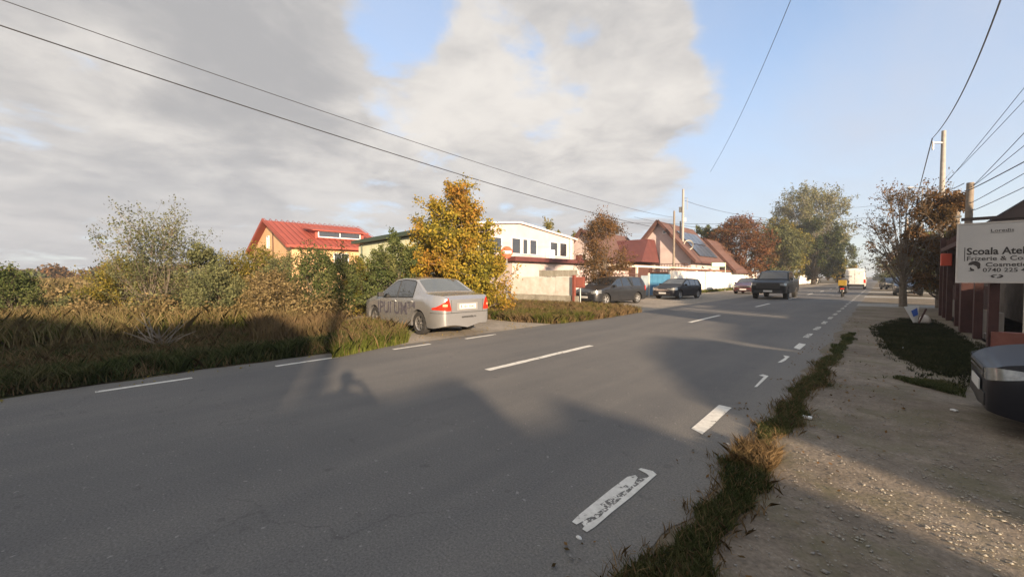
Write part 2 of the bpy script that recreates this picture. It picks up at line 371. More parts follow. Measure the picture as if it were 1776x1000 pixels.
def make_dirt(name, a, b_, c_, pebble=.5, green=None):
    m, N, K = node_group_mat(name); b = N['Principled BSDF']; g = N.new('ShaderNodeNewGeometry'); pos = g.outputs['Position']
    big = add_noise(N, K, pos, .8, 9, .65); mid = add_noise(N, K, pos, 6, 8, .7); fine = add_noise(N, K, pos, 45, 4, .7)
    c = ramp(N, K, big, [(.3, a), (.5, b_), (.7, c_)])
    c = mixc(N, K, .7, c, ramp(N, K, mid, [(.3, (.62, .62, .62)), (.7, (1.3, 1.28, 1.24))]), 'MULTIPLY')
    c = mixc(N, K, .7, c, ramp(N, K, fine, [(.3, (.62, .62, .62)), (.7, (1.4, 1.4, 1.4))]), 'MULTIPLY')
    if green: c = mixc(N, K, ramp(N, K, add_noise(N, K, pos, 1.3, 8, .7), [(.48, (0, 0, 0)), (.62, (.8, .8, .8))]), c, green)
    vo = N.new('ShaderNodeTexVoronoi'); vo.inputs['Scale'].default_value = 30; K.new(pos, vo.inputs['Vector'])
    sp = N.new('ShaderNodeMath'); sp.operation = 'LESS_THAN'; K.new(vo.outputs['Distance'], sp.inputs[0]); sp.inputs[1].default_value = .22
    pm = N.new('ShaderNodeMath'); pm.operation = 'MULTIPLY'; K.new(sp.outputs[0], pm.inputs[0]); K.new(ramp(N, K, mid, [(.5, (0, 0, 0)), (.65, (pebble,) * 3)]), pm.inputs[1])
    c = mixc(N, K, pm.outputs[0], c, (.30, .28, .25))
    K.new(c, b.inputs['Base Color']); b.inputs['Roughness'].default_value = .95; b.inputs['Specular IOR Level'].default_value = .2
    ad = N.new('ShaderNodeMath'); ad.operation = 'MULTIPLY_ADD'; K.new(vo.outputs['Distance'], ad.inputs[0]); ad.inputs[1].default_value = -.5; K.new(fine, ad.inputs[2])
    bp = N.new('ShaderNodeBump'); bp.inputs['Strength'].default_value = .55; bp.inputs['Distance'].default_value = .010; K.new(ad.outputs[0], bp.inputs['Height']); K.new(bp.outputs[0], b.inputs['Normal'])
    return m
M['asphalt'] = make_asphalt()
M['shoulder'] = make_dirt('compacted_gravel', (.112, .092, .072), (.175, .146, .115), (.24, .205, .165), .8, (.12, .108, .065))
M['field'] = make_dirt('field_soil', (.075, .055, .035), (.10, .075, .045), (.13, .10, .06), .1, (.05, .065, .02))
M['turf'] = make_dirt('thin_turf', (.05, .055, .025), (.07, .07, .03), (.10, .085, .045), .1, (.04, .055, .018))
M['apron'] = make_dirt('dusty_apron', (.22, .195, .165), (.27, .24, .20), (.32, .285, .24), .3)
M['drive'] = make_dirt('driveway_concrete', (.25, .24, .22), (.30, .29, .265), (.35, .34, .31), .1)
random.seed(7); rng = np.random.default_rng(11)
def wob(t, a=1.0, f=1.0, ph=0.0):
    return a * (math.sin(t*1.7*f+ph) * .5 + math.sin(t*4.1*f+ph*2.3) * .3 + math.sin(t*9.7*f+ph*1.1) * .2)
def sheet(name, poly, z, m):
    me = bpy.data.meshes.new(name); bm = bmesh.new()
    f = bm.faces.new([bm.verts.new((p[0], p[1], z)) for p in poly]); bmesh.ops.triangulate(bm, faces=[f]); 
    bmesh.ops.recalc_face_normals(bm, faces=bm.faces)
    for ff in bm.faces:
        if ff.normal.z < 0: ff.normal_flip()
    bm.to_mesh(me); bm.free(); me.materials.append(m)
    o = link_mesh(name, me); o['kind'] = 'structure'; return o
def ys(a, b):                 # finer steps near the viewpoint
    out = []; y = a
    while y < b: out.append(y); y += max(.12, abs(y) * .03)
    return out + [b]
ground = sheet('ground', [(-2500, -1500), (2500, -1500), (2500, 3500), (-2500, 3500)], -.02, M['field'])
edgeR = [(-.86 + wob(y, .09, 1.3) , y) for y in ys(-40, 420)]
edgeL = [(-8.02 + wob(y, .09, 1.1, 2), y) for y in ys(-60, 420)]
shoulder = sheet('roadside_gravel', [(-1.4, -40), (7.5, -40), (7.5, 12.5), (1.78, 13), (1.78, 24.6), (3.4, 25), (3.4, 160), (-1.4, 160)], -.006, M['shoulder'])
road = sheet('road', edgeR[::-1] + [(-.9, -60)] + edgeL, 0.0, M['asphalt'])
turf = sheet('grass_verge', [(-8.3, -40), (-8.25, 4.6)] + [(-8.6, 4.9), (-14, 4.2), (-15, -40)][::1], -.004, M['turf'])
apron = sheet('dusty_apron', [(-7.8, 4.9 ), (-8.6, 4.75), (-10, 4.5), (-12.5, 5.2), (-17.5, 8), (-17.5, 11.8), (-13.5, 11.2), (-10.4, 10.3), (-7.7, 10.5)], .004, M['apron'])
islp = [(-16.8, 16.9), (-16.5, 10.8), (-13.4, 10.6), (-10.6, 9.9), (-8.9, 9.95), (-7.7, 10.3), (-7.45, 11.6), (-7.35, 13.4), (-7.5, 16.3), (-8.6, 17.4), (-11.4, 17.4)]
island = sheet('grass_island', islp, .008, M['turf'])
lay = sheet('parking_strip', [(-7.6, 15.5), (-7.6, 120), (-13.0, 120), (-13.0, 17.3)], .003, M['apron'])
for k, (a, b) in enumerate(((27.4, 30.2), (39, 42.5), (52, 56), (70, 76))):
    d = sheet('concrete_driveway', [(-.95, a), (3.3, a + .3), (3.3, b + .3), (-.95, b)], .002, M['drive'])
# road markings: worn paint as flat pieces of the road
def make_paint(t0=.34, t1=.40, sc=7):
    m, N, K = node_group_mat('worn_road_paint'); b = N['Principled BSDF']; g = N.new('ShaderNodeNewGeometry'); pos = g.outputs['Position']
    n1 = add_noise(N, K, pos, sc, 8, .7); c = ramp(N, K, add_noise(N, K, pos, 14, 6), [(.3, (.50, .48, .43)), (.7, (.68, .66, .60))])
    K.new(c, b.inputs['Base Color']); b.inputs['Roughness'].default_value = .8
    t = N.new('ShaderNodeBsdfTransparent'); x = N.new('ShaderNodeMixShader'); K.new(ramp(N, K, n1, [(t0, (0, 0, 0)), (t1, (1, 1, 1))]), x.inputs[0])
    K.new(t.outputs[0], x.inputs[1]); K.new(b.outputs[0], x.inputs[2]); K.new(x.outputs[0], N['Material Output'].inputs[0]); return m
M['paint'] = make_paint()
M['wornpaint'] = make_paint(.47, .52, 28); M['halfpaint'] = make_paint(.43, .53, 11)
def mark(name, poly, z=.0045):
    me = bpy.data.meshes.new(name); me.from_pydata([(p[0], p[1], z) for p in poly], [], [tuple(range(len(poly)))]); me.materials.append(M['paint'])
    me.update()
    if me.polygons[0].normal.z < 0: me.flip_normals()
    return link_mesh(name, me, parent=road)
def dash(name, xc, y0, y1, w):
    n = max(2, int((y1-y0) / .2)); a = [(xc - w/2 + random.uniform(-.008, .008), y0 + (y1-y0)*i/n) for i in range(n+1)]; b = [(xc + w/2 + random.uniform(-.008, .008), y0 + (y1-y0)*i/n) for i in range(n, -1, -1)]
    return mark(name, a + b)
def gl(*pp): return [G(*p)[:2] for p in pp]
# the two nearest marks and the broken ones after them are irregular, so they get their own outlines
mark('edge_dash', gl((992, 905), (1000, 910), (1030, 893), (1050, 880), (1040, 875), (1062, 862), (1075, 855), (1090, 848), (1100, 838), (1106, 828), (1102, 824), (1088, 827), (1060, 848), (1030, 872), (1004, 893)))
mark('edge_dash', gl((1010, 918), (1018, 923), (1032, 914), (1062, 888), (1095, 862), (1122, 838), (1139, 823), (1132, 817), (1112, 812), (1107, 814), (1122, 822), (1126, 826), (1100, 846), (1070, 872), (1040, 897), (1014, 912)), .005)
wf_ = mark('edge_dash', gl((1008, 906), (1016, 916), (1062, 886), (1100, 850), (1122, 828), (1104, 832), (1060, 862), (1026, 886)), .0036); wf_.data.materials[0] = M['wornpaint']
mark('edge_dash', gl((1199, 743), (1218, 753), (1236, 738), (1252, 722), (1269, 707), (1247, 702), (1234, 713)))
mark('edge_dash', gl((1308, 671), (1313, 671), (1333, 652), (1323, 649), (1316, 651), (1325, 653)))
mark('edge_dash', gl((1348, 629), (1356, 628), (1362, 625), (1370, 618), (1358, 616), (1362, 620)))
mark('edge_dash', gl((1376, 603), (1387, 606), (1398, 597), (1386, 595)))
y = 8.9 + 3.3
for k in range(26):
    q = dash('edge_dash', -1.36, y, y + .95, .12); q.data.materials[0] = M['halfpaint']; y += 2.0
for (a, b) in (((165, 680), (333, 655)), ((478, 635), (585, 619)), ((678, 605), (750, 597)), ((805, 587), (862, 580))):
    g0, g1 = G(*a), G(*b); dash('edge_dash', (g0.x+g1.x)/2, min(g0.y, g1.y), max(g0.y, g1.y), .10)
dash('edge_dash', -7.62, -4.2, -2.7, .1)
g0, g1 = G(838, 640), G(1032, 600); gx = (g0.x+g1.x)/2
cy = g0.y; cl = g1.y - g0.y
for k in range(16): dash('centre_dash', gx + .01*k, cy + 3.0*cl*k - (.2 if k else 0), cy + 3.0*cl*k + cl, .13)
# ---------------------------------------------------------------- plants
LM = dict(
    gold=leaf_mat('autumn_gold_leaves', [(.11, .12, .03), (.22, .19, .03), (.31, .22, .035), (.27, .14, .03)], .30, .55),
    olive=leaf_mat('olive_leaves', [(.075, .085, .045), (.12, .13, .06), (.17, .165, .075)], .25),
    green=leaf_mat('deep_green_leaves', [(.045, .065, .025), (.08, .10, .035), (.13, .13, .05)], .2),
    yellowgreen=leaf_mat('yellow_green_leaves', [(.09, .10, .02), (.16, .14, .03), (.24, .18, .04)], .3),
    brown=leaf_mat('brown_autumn_leaves', [(.075, .055, .028), (.13, .078, .035), (.18, .095, .04)], .25),
    rust=leaf_mat('rust_red_leaves', [(.10, .045, .026), (.16, .07, .035), (.10, .075, .03)], .25),
    darkgreen=leaf_mat('dark_tree_leaves', [(.022, .034, .014), (.04, .055, .02), (.075, .08, .03)], .15, .5),
    poplar=leaf_mat('pale_poplar_leaves', [(.10, .11, .045), (.16, .16, .07), (.22, .20, .10)], .3, .3),
    weed=leaf_mat('dry_weed_stems', [(.09, .085, .035), (.15, .11, .05), (.20, .15, .075), (.12, .125, .05)], .2, .35),
    grass=leaf_mat('verge_grass_blades', [(.045, .058, .022), (.075, .088, .034), (.13, .115, .055)], .25, 1.4),
    lush=leaf_mat('lush_grass_blades', [(.055, .075, .018), (.095, .11, .025), (.15, .13, .04)], .3, 1.4),
    darkgrass=leaf_mat('shaded_lawn_blades', [(.018, .024, .012), (.03, .036, .016), (.05, .048, .025)], .2, 1.4),  # the lawn's shade is put into this darkened blade colour
    dry=leaf_mat('dry_grass_blades', [(.12, .085, .045), (.19, .13, .07), (.10, .085, .035)], .25, .8),
)
def quads(cent, size, name, m, up=0.0, asp=.55):
    """leaf-sized diamond faces at the given centres"""
    n = len(cent); a = rng.normal(size=(n, 3)); a /= np.linalg.norm(a, axis=1)[:, None]
    b = rng.normal(size=(n, 3)); b[:, 2] -= up; b -= a * (a*b).sum(1)[:, None]; b /= np.linalg.norm(b, axis=1)[:, None]
    s = (size * rng.uniform(.6, 1.35, n))[:, None]
    v = np.stack([cent - b*s, cent - a*s*asp, cent + b*s, cent + a*s*asp], 1).reshape(-1, 3)
    f = np.arange(4*n).reshape(-1, 4); return fast_mesh(name, v, f, m)
def tree(name, label, cat, base, h, w, cb=.25, n=9000, leaf=.09, lm='green', bark='bark', clumps=26, tr=.12, shape='round', group=None,
         twigs=5, spread=.17, seed=1, trunk=True, spiky=0.0, stems=1, d=None, dens=1.0):
    r = np.random.default_rng(seed); d = d or w
    root = empty(name, base, label=label, cat=cat, group=group)
    mb = MB(); cs = []
    hc = h * cb; tries = 0
    while len(cs) < clumps and tries < 4000:
        tries += 1; t = r.uniform(0, 1); q = r.uniform(-1, 1, 2)
        if shape == 'round': prof = math.sqrt(max(0, 1 - (2*t-1)**2)) ** .8
        elif shape == 'bush': prof = (1 - t**2.2) ** .7
        elif shape == 'cone': prof = (1 - t) ** .7 * min(1, t*4 + .4)
        elif shape == 'vase': prof = (.35 + .65*t) if t < .75 else math.sqrt(max(0, 1-((t-.75)/.25)**2))
        else: prof = 1
        if q[0]**2 + q[1]**2 > 1: continue
        rad = math.hypot(*q)
        if rad < .35 and r.uniform() < .5: continue
        c = np.array((q[0]*prof*w/2*.84, q[1]*prof*d/2*.84, hc + (h*.95-hc)*t))
        if any(np.linalg.norm((c-o)/np.array((w, d, h-hc))) < .085 for o in cs): continue
        cs.append(c)
    ends = []
    th = h * (cb + .35)
    for sI in range(stems):
        off = np.zeros(3) if stems == 1 else np.array((r.uniform(-1, 1)*w*.12, r.uniform(-1, 1)*d*.12, 0))
        pts = [Vector(off + (0, 0, -.05)), Vector((off[0] + r.normal()*h*.01, off[1] + r.normal()*h*.01, th*.45)), Vector((off[0]*1.6 + r.normal()*h*.02, off[1]*1.6 + r.normal()*h*.02, th))]
        k = 1.0 / math.sqrt(stems); mb.tube(pts, [tr*1.25*k, tr*.9*k, tr*.45*k], 8)
        ends.append(pts)
    for i, c in enumerate(cs):
        pts = ends[i % len(ends)]; f = min(.98, max(.18 if cb < .15 else cb*.9, (c[2]/h) * r.uniform(.35, .8)))
        zz = f*th; p0 = pts[1].lerp(pts[2], max(0, (zz/th-.45)/.55)) if zz > th*.45 else pts[0].lerp(pts[1], zz/th/.45)
        C = Vector(c); mid = p0.lerp(C, .5) + Vector((0, 0, -.04*h + r.normal()*.02*h))
        rr = tr * .38 * (1 - .5*c[2]/h); mb.tube([p0, mid, C], [rr, rr*.65, rr*.25], 5, False)
    size = np.array((w, d, (h-hc)))
    P_ = []; per = int(n / max(1, len(cs)))
    for c in cs:
        C = Vector(c); out = c - np.array((0, 0, hc + (h-hc)*.35)); out = out / (np.linalg.norm(out) + 1e-6)
        rad = spread * r.uniform(.7, 1.25)
        tw = []
        for k in range(twigs):
            dr = out * .5 + r.normal(size=3) * .75 + np.array((0, 0, .25 + spiky)); dr /= np.linalg.norm(dr)
            ln = rad * (w + h - hc) / 2 * r.uniform(.6, 1.4) * (1 + spiky * .8)
            e = c + dr * ln; tw.append(e); mb.tube([C, Vector(c + dr*ln*.5 + r.normal(size=3)*ln*.06), Vector(e)], [tr*.10, tr*.07, tr*.03], 3, False)
        tw = np.array(tw)
        idx = r.integers(0, len(tw), per); t = r.uniform(.05, 1.05, per) ** .8
        pos = c + (tw[idx] - c) * t[:, None] + r.normal(size=(per, 3)) * (rad * (w + h - hc) / 2 * .26 * dens) * (1.05 - .6*t[:, None])
        P_.append(pos)
    P_ = np.concatenate(P_); P_ = P_[P_[:, 2] > .03]
    link_mesh('crown', quads(P_, leaf, 'crown', LM[lm], .4), parent=root)
    link_mesh('trunk', mb.mesh('trunk', M[bark], 40), parent=root)
    return root
def blades(name, pos, h, w, m, lean=.35, parent=None, label=None, cat=None):
    n = len(pos); hh = h * rng.uniform(.45, 1.25, n); an = rng.uniform(0, 2*PI, n); ln = np.clip(rng.normal(size=(n, 2)), -1.5, 1.5) * lean
    dx = np.stack([np.cos(an), np.sin(an), np.zeros(n)], 1) * (w * rng.uniform(.6, 1.4, n))[:, None]
    top = pos + np.stack([ln[:, 0]*hh, ln[:, 1]*hh, hh], 1); mid = pos + np.stack([ln[:, 0]*hh*.3, ln[:, 1]*hh*.3, hh*.55], 1)
    v = np.stack([pos - dx, pos + dx, mid + dx*.8, top, mid - dx*.8], 1).reshape(-1, 3)
    i = np.arange(n)*5; f = np.stack([i, i+1, i+2, i+3, i+4], 1)
    o = link_mesh(name, fast_mesh(name, v, f, m)); o['kind'] = 'stuff'
    if label: o['label'] = label
    if cat: o['category'] = cat
    return o
def in_poly(p, poly):
    x, y = p[:, 0], p[:, 1]; ins = np.zeros(len(p), bool); n = len(poly)
    for i in range(n):
        x1, y1 = poly[i][:2]; x2, y2 = poly[(i+1) % n][:2]
        c = ((y1 > y) != (y2 > y)) & (x < (x2-x1)*(y-y1)/((y2-y1) + 1e-12) + x1); ins ^= c
    return ins
def scatter(poly, n, clump=0.0, cs=.6):
    a = np.array([q[:2] for q in poly]); lo, hi = a.min(0), a.max(0); out = np.zeros((0, 2))
    while len(out) < n:
        p = rng.uniform(lo, hi, (n*2, 2))
        if clump:
            f = np.sin(p[:, 0]/cs*2.1 + 1.3*np.sin(p[:, 1]/cs)) * np.sin(p[:, 1]/cs*1.7 + 1.1*np.sin(p[:, 0]/cs*.7)) + .5*np.sin(p[:, 0]/cs*5.3+p[:, 1]/cs*4.1)
            p = p[f + rng.normal(size=len(f))*.4 > clump]
        out = np.concatenate([out, p[in_poly(p, poly)]])
    return np.column_stack([out[:n], np.zeros(n)])
# right-hand verge strip of grass along the asphalt, with the bare gap the photo shows
def strip(y0, y1, xf, wf, n):
    y = rng.uniform(y0, y1, n); t = rng.uniform(-1, 1, n)
    x = np.array([xf(a) for a in y]) + t * np.array([wf(a) for a in y]); return np.column_stack([x, y, np.zeros(n)])
xf = lambda y: -.74 + wob(y, .07, 1.6) + .02*max(0, y-5)
gp = np.concatenate([strip(.8, 3.62, xf, lambda y: .12 + wob(y, .07, 2.2, 1), 12000), strip(3.95, 8.2, xf, lambda y: .10 + wob(y, .09, 1.9, 4), 11000), strip(8.2, 14, lambda y: xf(y), lambda y: .10 + wob(y, .06, 2, 2), 6000)])
blades('verge_grass', gp, .050, .0030, LM['grass'], .55, label='dark green grass growing along the right edge of the asphalt', cat='grass')
gd = np.concatenate([strip(.8, 3.6, xf, lambda y: .20 + wob(y, .08, 2.2, 1), 1300), strip(3.95, 9, xf, lambda y: .18 + wob(y, .1, 1.9, 4), 1600)])
blades('dry_verge_blades', gd, .075, .0028, LM['dry'], .7, label='thin dry blades mixed into the grass along the right edge', cat='grass')
dp = strip(3.55, 4.0, lambda y: xf(y)+.03, lambda y: .15, 1800); blades('dry_tuft', dp, .11, .003, LM['dry'], .6, label='pale dry grass tuft in the gap of the right verge', cat='grass')
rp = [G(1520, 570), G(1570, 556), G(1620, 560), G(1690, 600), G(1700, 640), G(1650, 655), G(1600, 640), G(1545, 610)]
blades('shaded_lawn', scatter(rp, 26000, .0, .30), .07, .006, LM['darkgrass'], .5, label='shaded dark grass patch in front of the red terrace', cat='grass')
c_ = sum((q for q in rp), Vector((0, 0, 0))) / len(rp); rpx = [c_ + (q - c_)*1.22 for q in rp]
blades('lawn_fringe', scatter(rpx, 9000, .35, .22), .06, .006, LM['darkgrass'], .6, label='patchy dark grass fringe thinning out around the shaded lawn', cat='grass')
rp2 = [G(1530, 655), G(1600, 655), G(1672, 672), G(1676, 690), G(1610, 672), G(1560, 662)]
blades('thin_lawn', scatter(rp2, 6000, .2, .25), .05, .005, LM['grass'], .5, label='thin strip of yellowish grass running towards the dark car', cat='grass')
# left verge
lv = [(-8.1, -9), (-8.1, 4.6), (-9.1, 4.8), (-13.0, 3.6), (-14, -9)]
blades('left_verge_dry', scatter(lv, 26000, -.1, .55), .20, .005, LM['dry'], .6, label='dry blades and stalks among the grass of the left verge', cat='grass')
blades('left_verge_tufts', scatter([(-8.15, -9), (-8.15, 4.2), (-9.0, 4.2), (-9.0, -9)], 22000, .5, .35), .26, .007, LM['grass'], .5, label='taller leafy tufts right at the left edge of the asphalt', cat='weeds')
blades('left_verge_grass', scatter(lv, 70000, -.3, .8), .12, .006, LM['grass'], .5, label='low green grass along the left edge of the asphalt', cat='grass')
lush = [G(575, 622), G(640, 608), G(708, 594), G(690, 565), G(640, 562), G(590, 572)]
blades('lush_grass', scatter(lush, 24000, -.2, .35), .24, .007, LM['lush'], .45, label='tall sunlit green grass in front of the silver car', cat='grass')
blades('lush_dry_stalks', scatter(lush, 2200, .0, .35), .38, .005, LM['dry'], .5, label='dry stalks standing in the sunlit grass in front of the silver car', cat='grass')
blades('dry_verge_weeds', scatter([G(440, 600), G(575, 592), G(600, 560), G(520, 548), G(430, 560)], 9000, .0, .5), .42, .007, LM['dry'], .35, label='dry pale weeds beside the shadow on the left verge', cat='weeds')
blades('island_dry_grass', scatter(islp, 60000, -.5, .6), .26, .009, LM['dry'], .6, label='dry brown grass covering the island beyond the silver car', cat='grass')
blades('island_green_grass', scatter(islp, 9000, .6, .7), .28, .009, LM['lush'], .5, label='green tufts among the dry grass of the island', cat='grass')
blades('front_island_grass', scatter([(-10.6, 10.0), (-7.6, 10.3), (-7.4, 12.5), (-10, 12.5)], 9000, .3, .5), .26, .009, LM['lush'], .45, label='taller green weeds on the near end of the island', cat='weeds')
fw = [(-12.6, -14), (-12.4, 1.5), (-13, 4), (-19, 9), (-30, 10), (-48, 6), (-60, -14)]
blades('field_weeds', scatter(fw, 130000, -.4, 1.5), .58, .008, LM['weed'], .45, label='dense brown and orange weeds covering the field on the left', cat='weeds')
blades('field_grass', scatter([(-13, -14), (-13, 3), (-20, 8), (-20, -14)], 22000, .2, 1.1), .42, .010, LM['lush'], .4, label='green grass among the brown weeds of the field', cat='grass')
blades('far_field_weeds', scatter([(-48, -25), (-40, 12), (-90, 40), (-140, 40), (-140, -40)], 50000, -.3, 3), 1.2, .06, LM['weed'], .4, label='far brown weed growth stretching to the horizon', cat='weeds')
wallweeds = [(-12.9, 34), (-12.3, 34), (-12.4, 62), (-12.9, 62)]
blades('wall_weeds', scatter(wallweeds, 5000, -.2, .6), .3, .012, LM['lush'], .4, label='weeds growing at the foot of the white roadside wall', cat='weeds')
def fallen(name, n, poly, m, label):
    p = scatter(poly, n, .1, .7); k = rng.normal(size=(n, 3))*.35 + (0, 0, 1); k /= np.linalg.norm(k, axis=1)[:, None]
    a = np.cross(k, rng.normal(size=(n, 3))); a /= np.linalg.norm(a, axis=1)[:, None]; b = np.cross(k, a); s_ = rng.uniform(.010, .026, (n, 1)); p = p + (0, 0, .014)
    v = np.stack([p-b*s_, p-a*s_*.6, p+b*s_, p+a*s_*.6], 1).reshape(-1, 3)
    o = link_mesh(name, fast_mesh(name, v, np.arange(4*n).reshape(-1, 4), LM[m])); o['kind'] = 'stuff'; o['label'] = label; o['category'] = 'leaves'
fallen('fallen_leaves', 900, [(-1.3, .8), (-.2, .8), (.2, 6), (1.2, 16), (-1.0, 20), (-1.2, 8)], 'brown', 'fallen brown leaves lying along the right verge and gravel')
fallen('fallen_leaves', 900, [(-8.4, -6), (-7.6, -6), (-7.5, 10), (-10, 11), (-13, 8), (-8.6, 4.6)], 'gold', 'fallen yellow leaves along the left edge of the road and around the silver car')
# low leafy weed mounds in the field (leaf masses)
def mounds(name, specs, n, leaf, lm, label):
    cc = []
    for (c, r, h) in specs:
        k = n // len(specs); q = rng.normal(size=(k, 3)); q /= np.linalg.norm(q, axis=1)[:, None]; q *= rng.uniform(.3, 1, (k, 1)) ** .5
        q[:, 2] = abs(q[:, 2]); p = q * (r, r, h) + (c[0], c[1], 0); p += rng.normal(size=p.shape) * r * .08; cc.append(p)
    o = link_mesh(name, quads(np.concatenate(cc), leaf, name, LM[lm])); o['kind'] = 'stuff'; o['label'] = label; o['category'] = 'weeds'; return o
sp = [(L(random.uniform(-22, -5.5), random.uniform(12.5, 19)), random.uniform(.5, 1.2), random.uniform(.5, 1.05)) for k in range(60)]
mounds('weed_mounds', sp, 60000, .05, 'weed', 'rounded brown weed mounds filling the near field')
sp = [(L(random.uniform(-60, -18), random.uniform(20, 46)), random.uniform(1.2, 3), random.uniform(.8, 1.5)) for k in range(80)]
mounds('far_weed_mounds', sp, 50000, .11, 'weed', 'rounded brown weed mounds across the far field')
sp = [(L(random.uniform(-24, -9), random.uniform(13, 22)), random.uniform(.4, .9), random.uniform(.5, .9)) for k in range(26)]
mounds('green_weed_mounds', sp, 22000, .05, 'olive', 'olive green weed mounds scattered in the near field')
# far line of scrub and trees on the left horizon: too small to tell apart
sp = [(L(-150 + k*2.6 + random.uniform(-2, 2), random.uniform(78, 105)), random.uniform(3, 6), random.uniform(2.2, 4.6)) for k in range(48)]
mounds('distant_scrub', sp, 60000, .34, 'brown', 'distant line of brown autumn scrub on the left horizon')
sp = [(L(-150 + k*6.5, random.uniform(70, 80)), random.uniform(2.5, 5), random.uniform(1.8, 3.6)) for k in range(16)]
mounds('distant_green_scrub', sp, 22000, .3, 'olive', 'dark green scrub in front of the brown horizon line')
sp = [((random.uniform(2, 24), 180 + k*5, 0), random.uniform(3, 6), random.uniform(3, 7)) for k in range(20)]
mounds('distant_trees', sp, 24000, .45, 'olive', 'distant low trees where the road meets the horizon on its right')
# bushes on the left, one thing each
def at(px, z, h=0): return L((px-888)/F*z, z, h)
bg = 'bushes along the edge of the left field'
tree('sparse_bush', 'tallest open olive-leaved bush with spiky upright twigs, left of the rounder bush in the field', 'bush', at(268, 14), 3.2, 3.3, .04, 10000, .036, 'olive', clumps=52, tr=.06, shape='vase', group=bg, seed=3, spiky=1.1, stems=4, spread=.15, twigs=8)
tree('round_bush', 'rounded dense green bush just right of the spiky olive bush', 'bush', at(352, 14.6), 2.5, 2.0, .03, 17000, .036, 'olive', clumps=40, tr=.05, shape='bush', group=bg, seed=4, stems=3, spread=.17)
hb = [(412, 16, 2.15, 2.2, 'yellowgreen', 'yellow-green bush left of the peach house, low and wide'), (455, 17, 2.3, 2.2, 'yellowgreen', 'yellow-tinged bush in front of the peach gable wall'),
      (500, 16, 2.05, 2.2, 'olive', 'olive bush in front of the right corner of the peach gable'), (548, 14.6, 2.35, 1.8, 'green', 'upright dark green bush in front of the red roofed house'),
      (592, 15.4, 2.2, 1.7, 'green', 'dark bush with the pole shadow on it, below the dormer window'), (625, 16.2, 2.0, 1.9, 'yellowgreen', 'yellow-green bush left of the dark evergreen by the pale green building'),
      (470, 13.4, 1.4, 2.0, 'weed', 'low brown bush in front of the yellow-tinged bush'), (10, 13, 1.5, 1.9, 'green', 'dark green bush at the far left edge of the field'),
      (215, 15.5, 1.9, 2.2, 'yellowgreen', 'low yellow-green bush at the left foot of the spiky olive bush'), (384, 13.6, 1.5, 1.7, 'olive', 'low olive bush at the right foot of the round bush')]
for i, (px, z, h, w, lm, lab) in enumerate(hb):
    tree('field_bush', lab, 'bush', at(px, z), h, w*1.15, .03, 13000, .036, lm, clumps=34, tr=.04, shape='bush', group=bg, seed=20+i, stems=4, spiky=.7, spread=.17, twigs=8, dens=1.1)
tree('evergreen_bush', 'dark green dense bush behind the silver car, left of the golden tree', 'bush', at(684, 14.2), 2.75, 2.3, .03, 26000, .038, 'green', clumps=50, tr=.06, shape='bush', seed=40, stems=2, spread=.16, spiky=.4)
tree('golden_tree', 'large golden orange autumn tree behind the silver car', 'tree', at(786, 15.6), 4.75, 5.2, .02, 60000, .055, 'gold', clumps=110, tr=.12, shape='bush', seed=46, stems=3, spread=.11, twigs=6, spiky=.35, d=4.2, dens=1.2)
tree('small_street_tree', 'thin olive brown tree between the white building and the blue gate', 'tree', at(1046, 24.5), 4.9, 2.9, .14, 15000, .05, 'brown', clumps=48, tr=.10, seed=51, spread=.18, spiky=.35, dens=1.3, twigs=7)
tree('bare_twig_tree', 'half bare olive tree rising above the roofs left of the red gable', 'tree', at(965, 52), 8.6, 6.5, .3, 6000, .12, 'yellowgreen', clumps=22, tr=.2, seed=52, spread=.16, group='trees behind the roofs')
tree('bare_twig_tree', 'thin tree with few leaves behind the ridge of the middle house', 'tree', at(1048, 60), 9.6, 7, .3, 3500, .12, 'brown', clumps=22, tr=.2, seed=53, spread=.16, group='trees behind the roofs', spiky=.4)
tree('rust_tree', 'rust red autumn tree behind the white wall, leftmost of the roadside trees', 'tree', Vector((-14.2, 60, 0)), 8.9, 8.4, .16, 30000, .11, 'rust', clumps=80, tr=.22, seed=61, spread=.16, dens=1.3)
tree('dark_conifer', 'dark green tree left of the rust red tree behind the brown roof', 'tree', Vector((-18.5, 63, 0)), 9.2, 5.5, .1, 16000, .13, 'green', clumps=50, tr=.2, seed=62, spread=.13)
tree('olive_tree', 'olive brown tree beside the rust red tree above the pickup truck', 'tree', Vector((-12.1, 74, 0)), 9.4, 7.8, .2, 26000, .12, 'olive', clumps=64, tr=.22, seed=63, spread=.15, dens=1.3)
tree('olive_tree', 'brownish olive tree in front of the tall pale poplar', 'tree', Vector((-13.5, 88, 0)), 11.8, 9, .14, 24000, .14, 'yellowgreen', clumps=64, tr=.25, seed=64, spread=.13)
tree('dark_tree', 'broad dark green tree with forked trunk at the kerb behind the pickup', 'tree', Vector((-9.9, 98, 0)), 12.4, 10.6, .16, 34000, .15, 'darkgreen', clumps=64, tr=.34, seed=65, spread=.12)
tree('tall_poplar', 'tall pale yellow green poplar rising above all the roadside trees', 'tree', Vector((-13.2, 122, 0)), 22.6, 18, .16, 34000, .19, 'poplar', clumps=130, tr=.4, seed=66, spread=.10, bark='palebark', spiky=.6, dens=1.15, twigs=7)
tree('yellow_tree', 'small yellow tree low down behind the motorcyclist', 'tree', Vector((-8.0, 128, 0)), 5.4, 6.5, .1, 8000, .16, 'gold', clumps=26, tr=.2, seed=67)
tree('dark_tree', 'dark green tree at the far end of the roadside trees', 'tree', Vector((-9.0, 140, 0)), 13, 9, .15, 12000, .2, 'green', clumps=34, tr=.3, seed=68)
